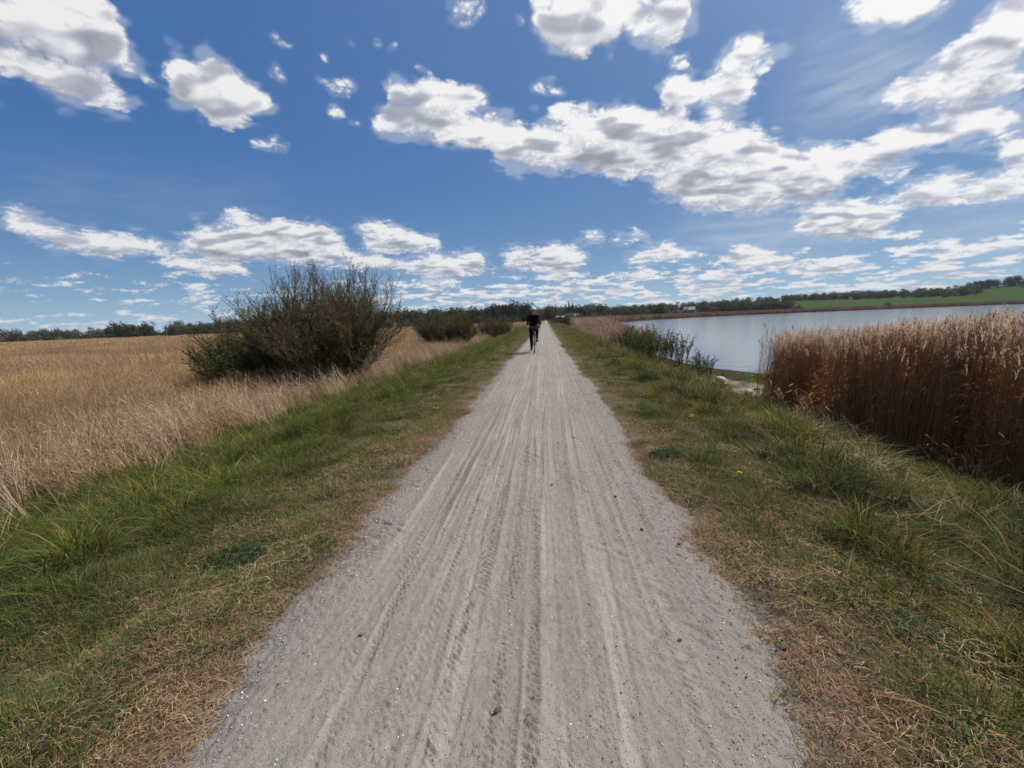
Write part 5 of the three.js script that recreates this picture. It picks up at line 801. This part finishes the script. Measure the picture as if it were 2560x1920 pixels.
function stoneGeo(seed, detail = 2) { const g = mergeVertices(new THREE.IcosahedronGeometry(1, detail).deleteAttribute('normal').deleteAttribute('uv')), p = g.attributes.position; for (let i = 0; i < p.count; i++) { const x = p.getX(i), y = p.getY(i), z = p.getZ(i), k = 1 + 0.3 * noise2(x * 1.1 + seed * 7, y * 1.1 + z * 1.3) + 0.12 * noise2(x * 3 + seed, z * 3 - y * 2); p.setXYZ(i, x * k, y * k * 0.62, z * k * 0.8); } g.computeVertexNormals(); return g; }
const SG = [1, 2, 3].map(k => stoneGeo(k));
const stone = (label, x, z, s, c, k, up = 0.3, group) => { const m = mesh('stone', SG[k % 3], std(c, 0.9)); m.scale.setScalar(s); m.position.set(x, height(x, z) + s * up, z); m.rotation.y = k * 2.1; tag(m, label, 'stone', group); };
stone('largest pale rounded stone beside the green hummocks', 6.3, -15.0, 0.2, [0.36, 0.34, 0.31], 1); stone('flat sandy stone in the gap before the reeds', 6.15, -12.6, 0.14, [0.34, 0.29, 0.24], 2); stone('small tan stone at the edge of the sand', 6.7, -13.2, 0.1, [0.36, 0.3, 0.25], 3); stone('low grey stone where sand meets the reed foot', 6.5, -11.4, 0.12, [0.3, 0.26, 0.22], 4); stone('half-buried pale stone nearest the bank grass', 5.75, -11.9, 0.11, [0.38, 0.33, 0.27], 5);
// single reeds standing apart at the left end of the bed
{ const r = rngOf(90); for (let k = 0; k < 9; k++) { const s = new Geo(), g = new Geo(), h = 1.5 + r() * 0.5, x = 6.55 + r() * 0.9 + k * 0.03, z = -12.9 - r() * 1.3, t = thing('reed_stem', 'single slender reed standing apart at left end of the bed', 'reed', [x, Math.max(height(x, z), -1.5), z], 0, 'single reeds at the end of the bed'); reed(s, r, 0, 0, h, 0.005, 0.08, r() * 6, REED_R, { leaves: 2, leaf: 0.3, seg: 4 }); mesh('stem', s.build(), dryMat, t); for (let q = 0; q < 14; q++) { const u = q / 14, a = 2.9 + (r() - 0.5) * 1.6, l = 0.12 * (1 - 0.5 * u), b = [Math.cos(2.9) * 0.03 * u, h * 0.985 - 0.05 + u * 0.16, Math.sin(2.9) * 0.03 * u]; g.ribbon([b, [b[0] + Math.cos(a) * l * 0.4, b[1] + l * 0.5, b[2] + Math.sin(a) * l * 0.4], [b[0] + Math.cos(a) * l * 0.8, b[1] + l * 0.6, b[2] + Math.sin(a) * l * 0.8]], [0.006, 0.018, 0.003], [-Math.sin(a), 0.3, Math.cos(a)], vary(r, [0.3, 0.2, 0.16])); } mesh('plume', g.build(), dryMat, t); } }
// grit on the path, and the dark pebbles that stand out
{
  const o = {}, r = rngOf(66), pb = stuff('loose_grit', 'loose grit and small pebbles scattered on the gravel path', 'grit'), geo = [stoneGeo(4, 0), stoneGeo(5, 0)], items = [[], []];
  for (let k = 0; k < 26000; k++) { const s = 0.6 + 13 * Math.pow(r(), 2.2), x = PATH_X + (r() - 0.5) * 2.05; if (s > 4 && r() < smooth(4, 13, s)) continue; if (r() > 0.35 + 0.65 * smooth(0.5, 0.95, Math.abs(x - PATH_X))) continue; relief(x, s, o); const e = pathEdge(x, -s), y = 0.012 + 0.012 * (1 - ((x - PATH_X) / 0.95) ** 2) + o.h - 0.07 * smooth(-0.06, 0.2, e), q = 0.0016 + 0.0035 * r() * r() * r() + 0.0006 * s, t = r(), c = t < 0.5 ? [0.16, 0.145, 0.135] : t < 0.95 ? [0.4, 0.37, 0.33] : [0.75, 0.72, 0.66]; items[k % 2].push([x, y + q * 0.3, -s, r() * 6.28, q, c]); }
  const gm = new THREE.MeshStandardMaterial({ roughness: 0.8 }); items.forEach((it, k) => scatter('grit', pb, geo[k], gm, it));
  for (const [x, s, q] of [[0.02, 2.95, 0.011], [0.55, 2.3, 0.011], [0.72, 2.15, 0.012], [0.5, 1.45, 0.01], [-0.19, 1.12, 0.012], [-0.8, 1.42, 0.01], [-0.72, 1.5, 0.007], [0.47, 2.75, 0.01], [0.1, 4.0, 0.01]]) { relief(x, s, o); const m = mesh('pebble', SG[1], std([0.06, 0.055, 0.052], 0.9)); m.scale.setScalar(q); m.position.set(x, 0.024 - 0.012 * ((x - PATH_X) / 0.95) ** 2 + o.h + q * 0.4, -s); m.rotation.y = s * 9; tag(m, 'small dark pebble lying loose on the pale gravel', 'pebble', 'dark pebbles on the path'); }
}
console.log('small things');
renderer.render(scene, camera);
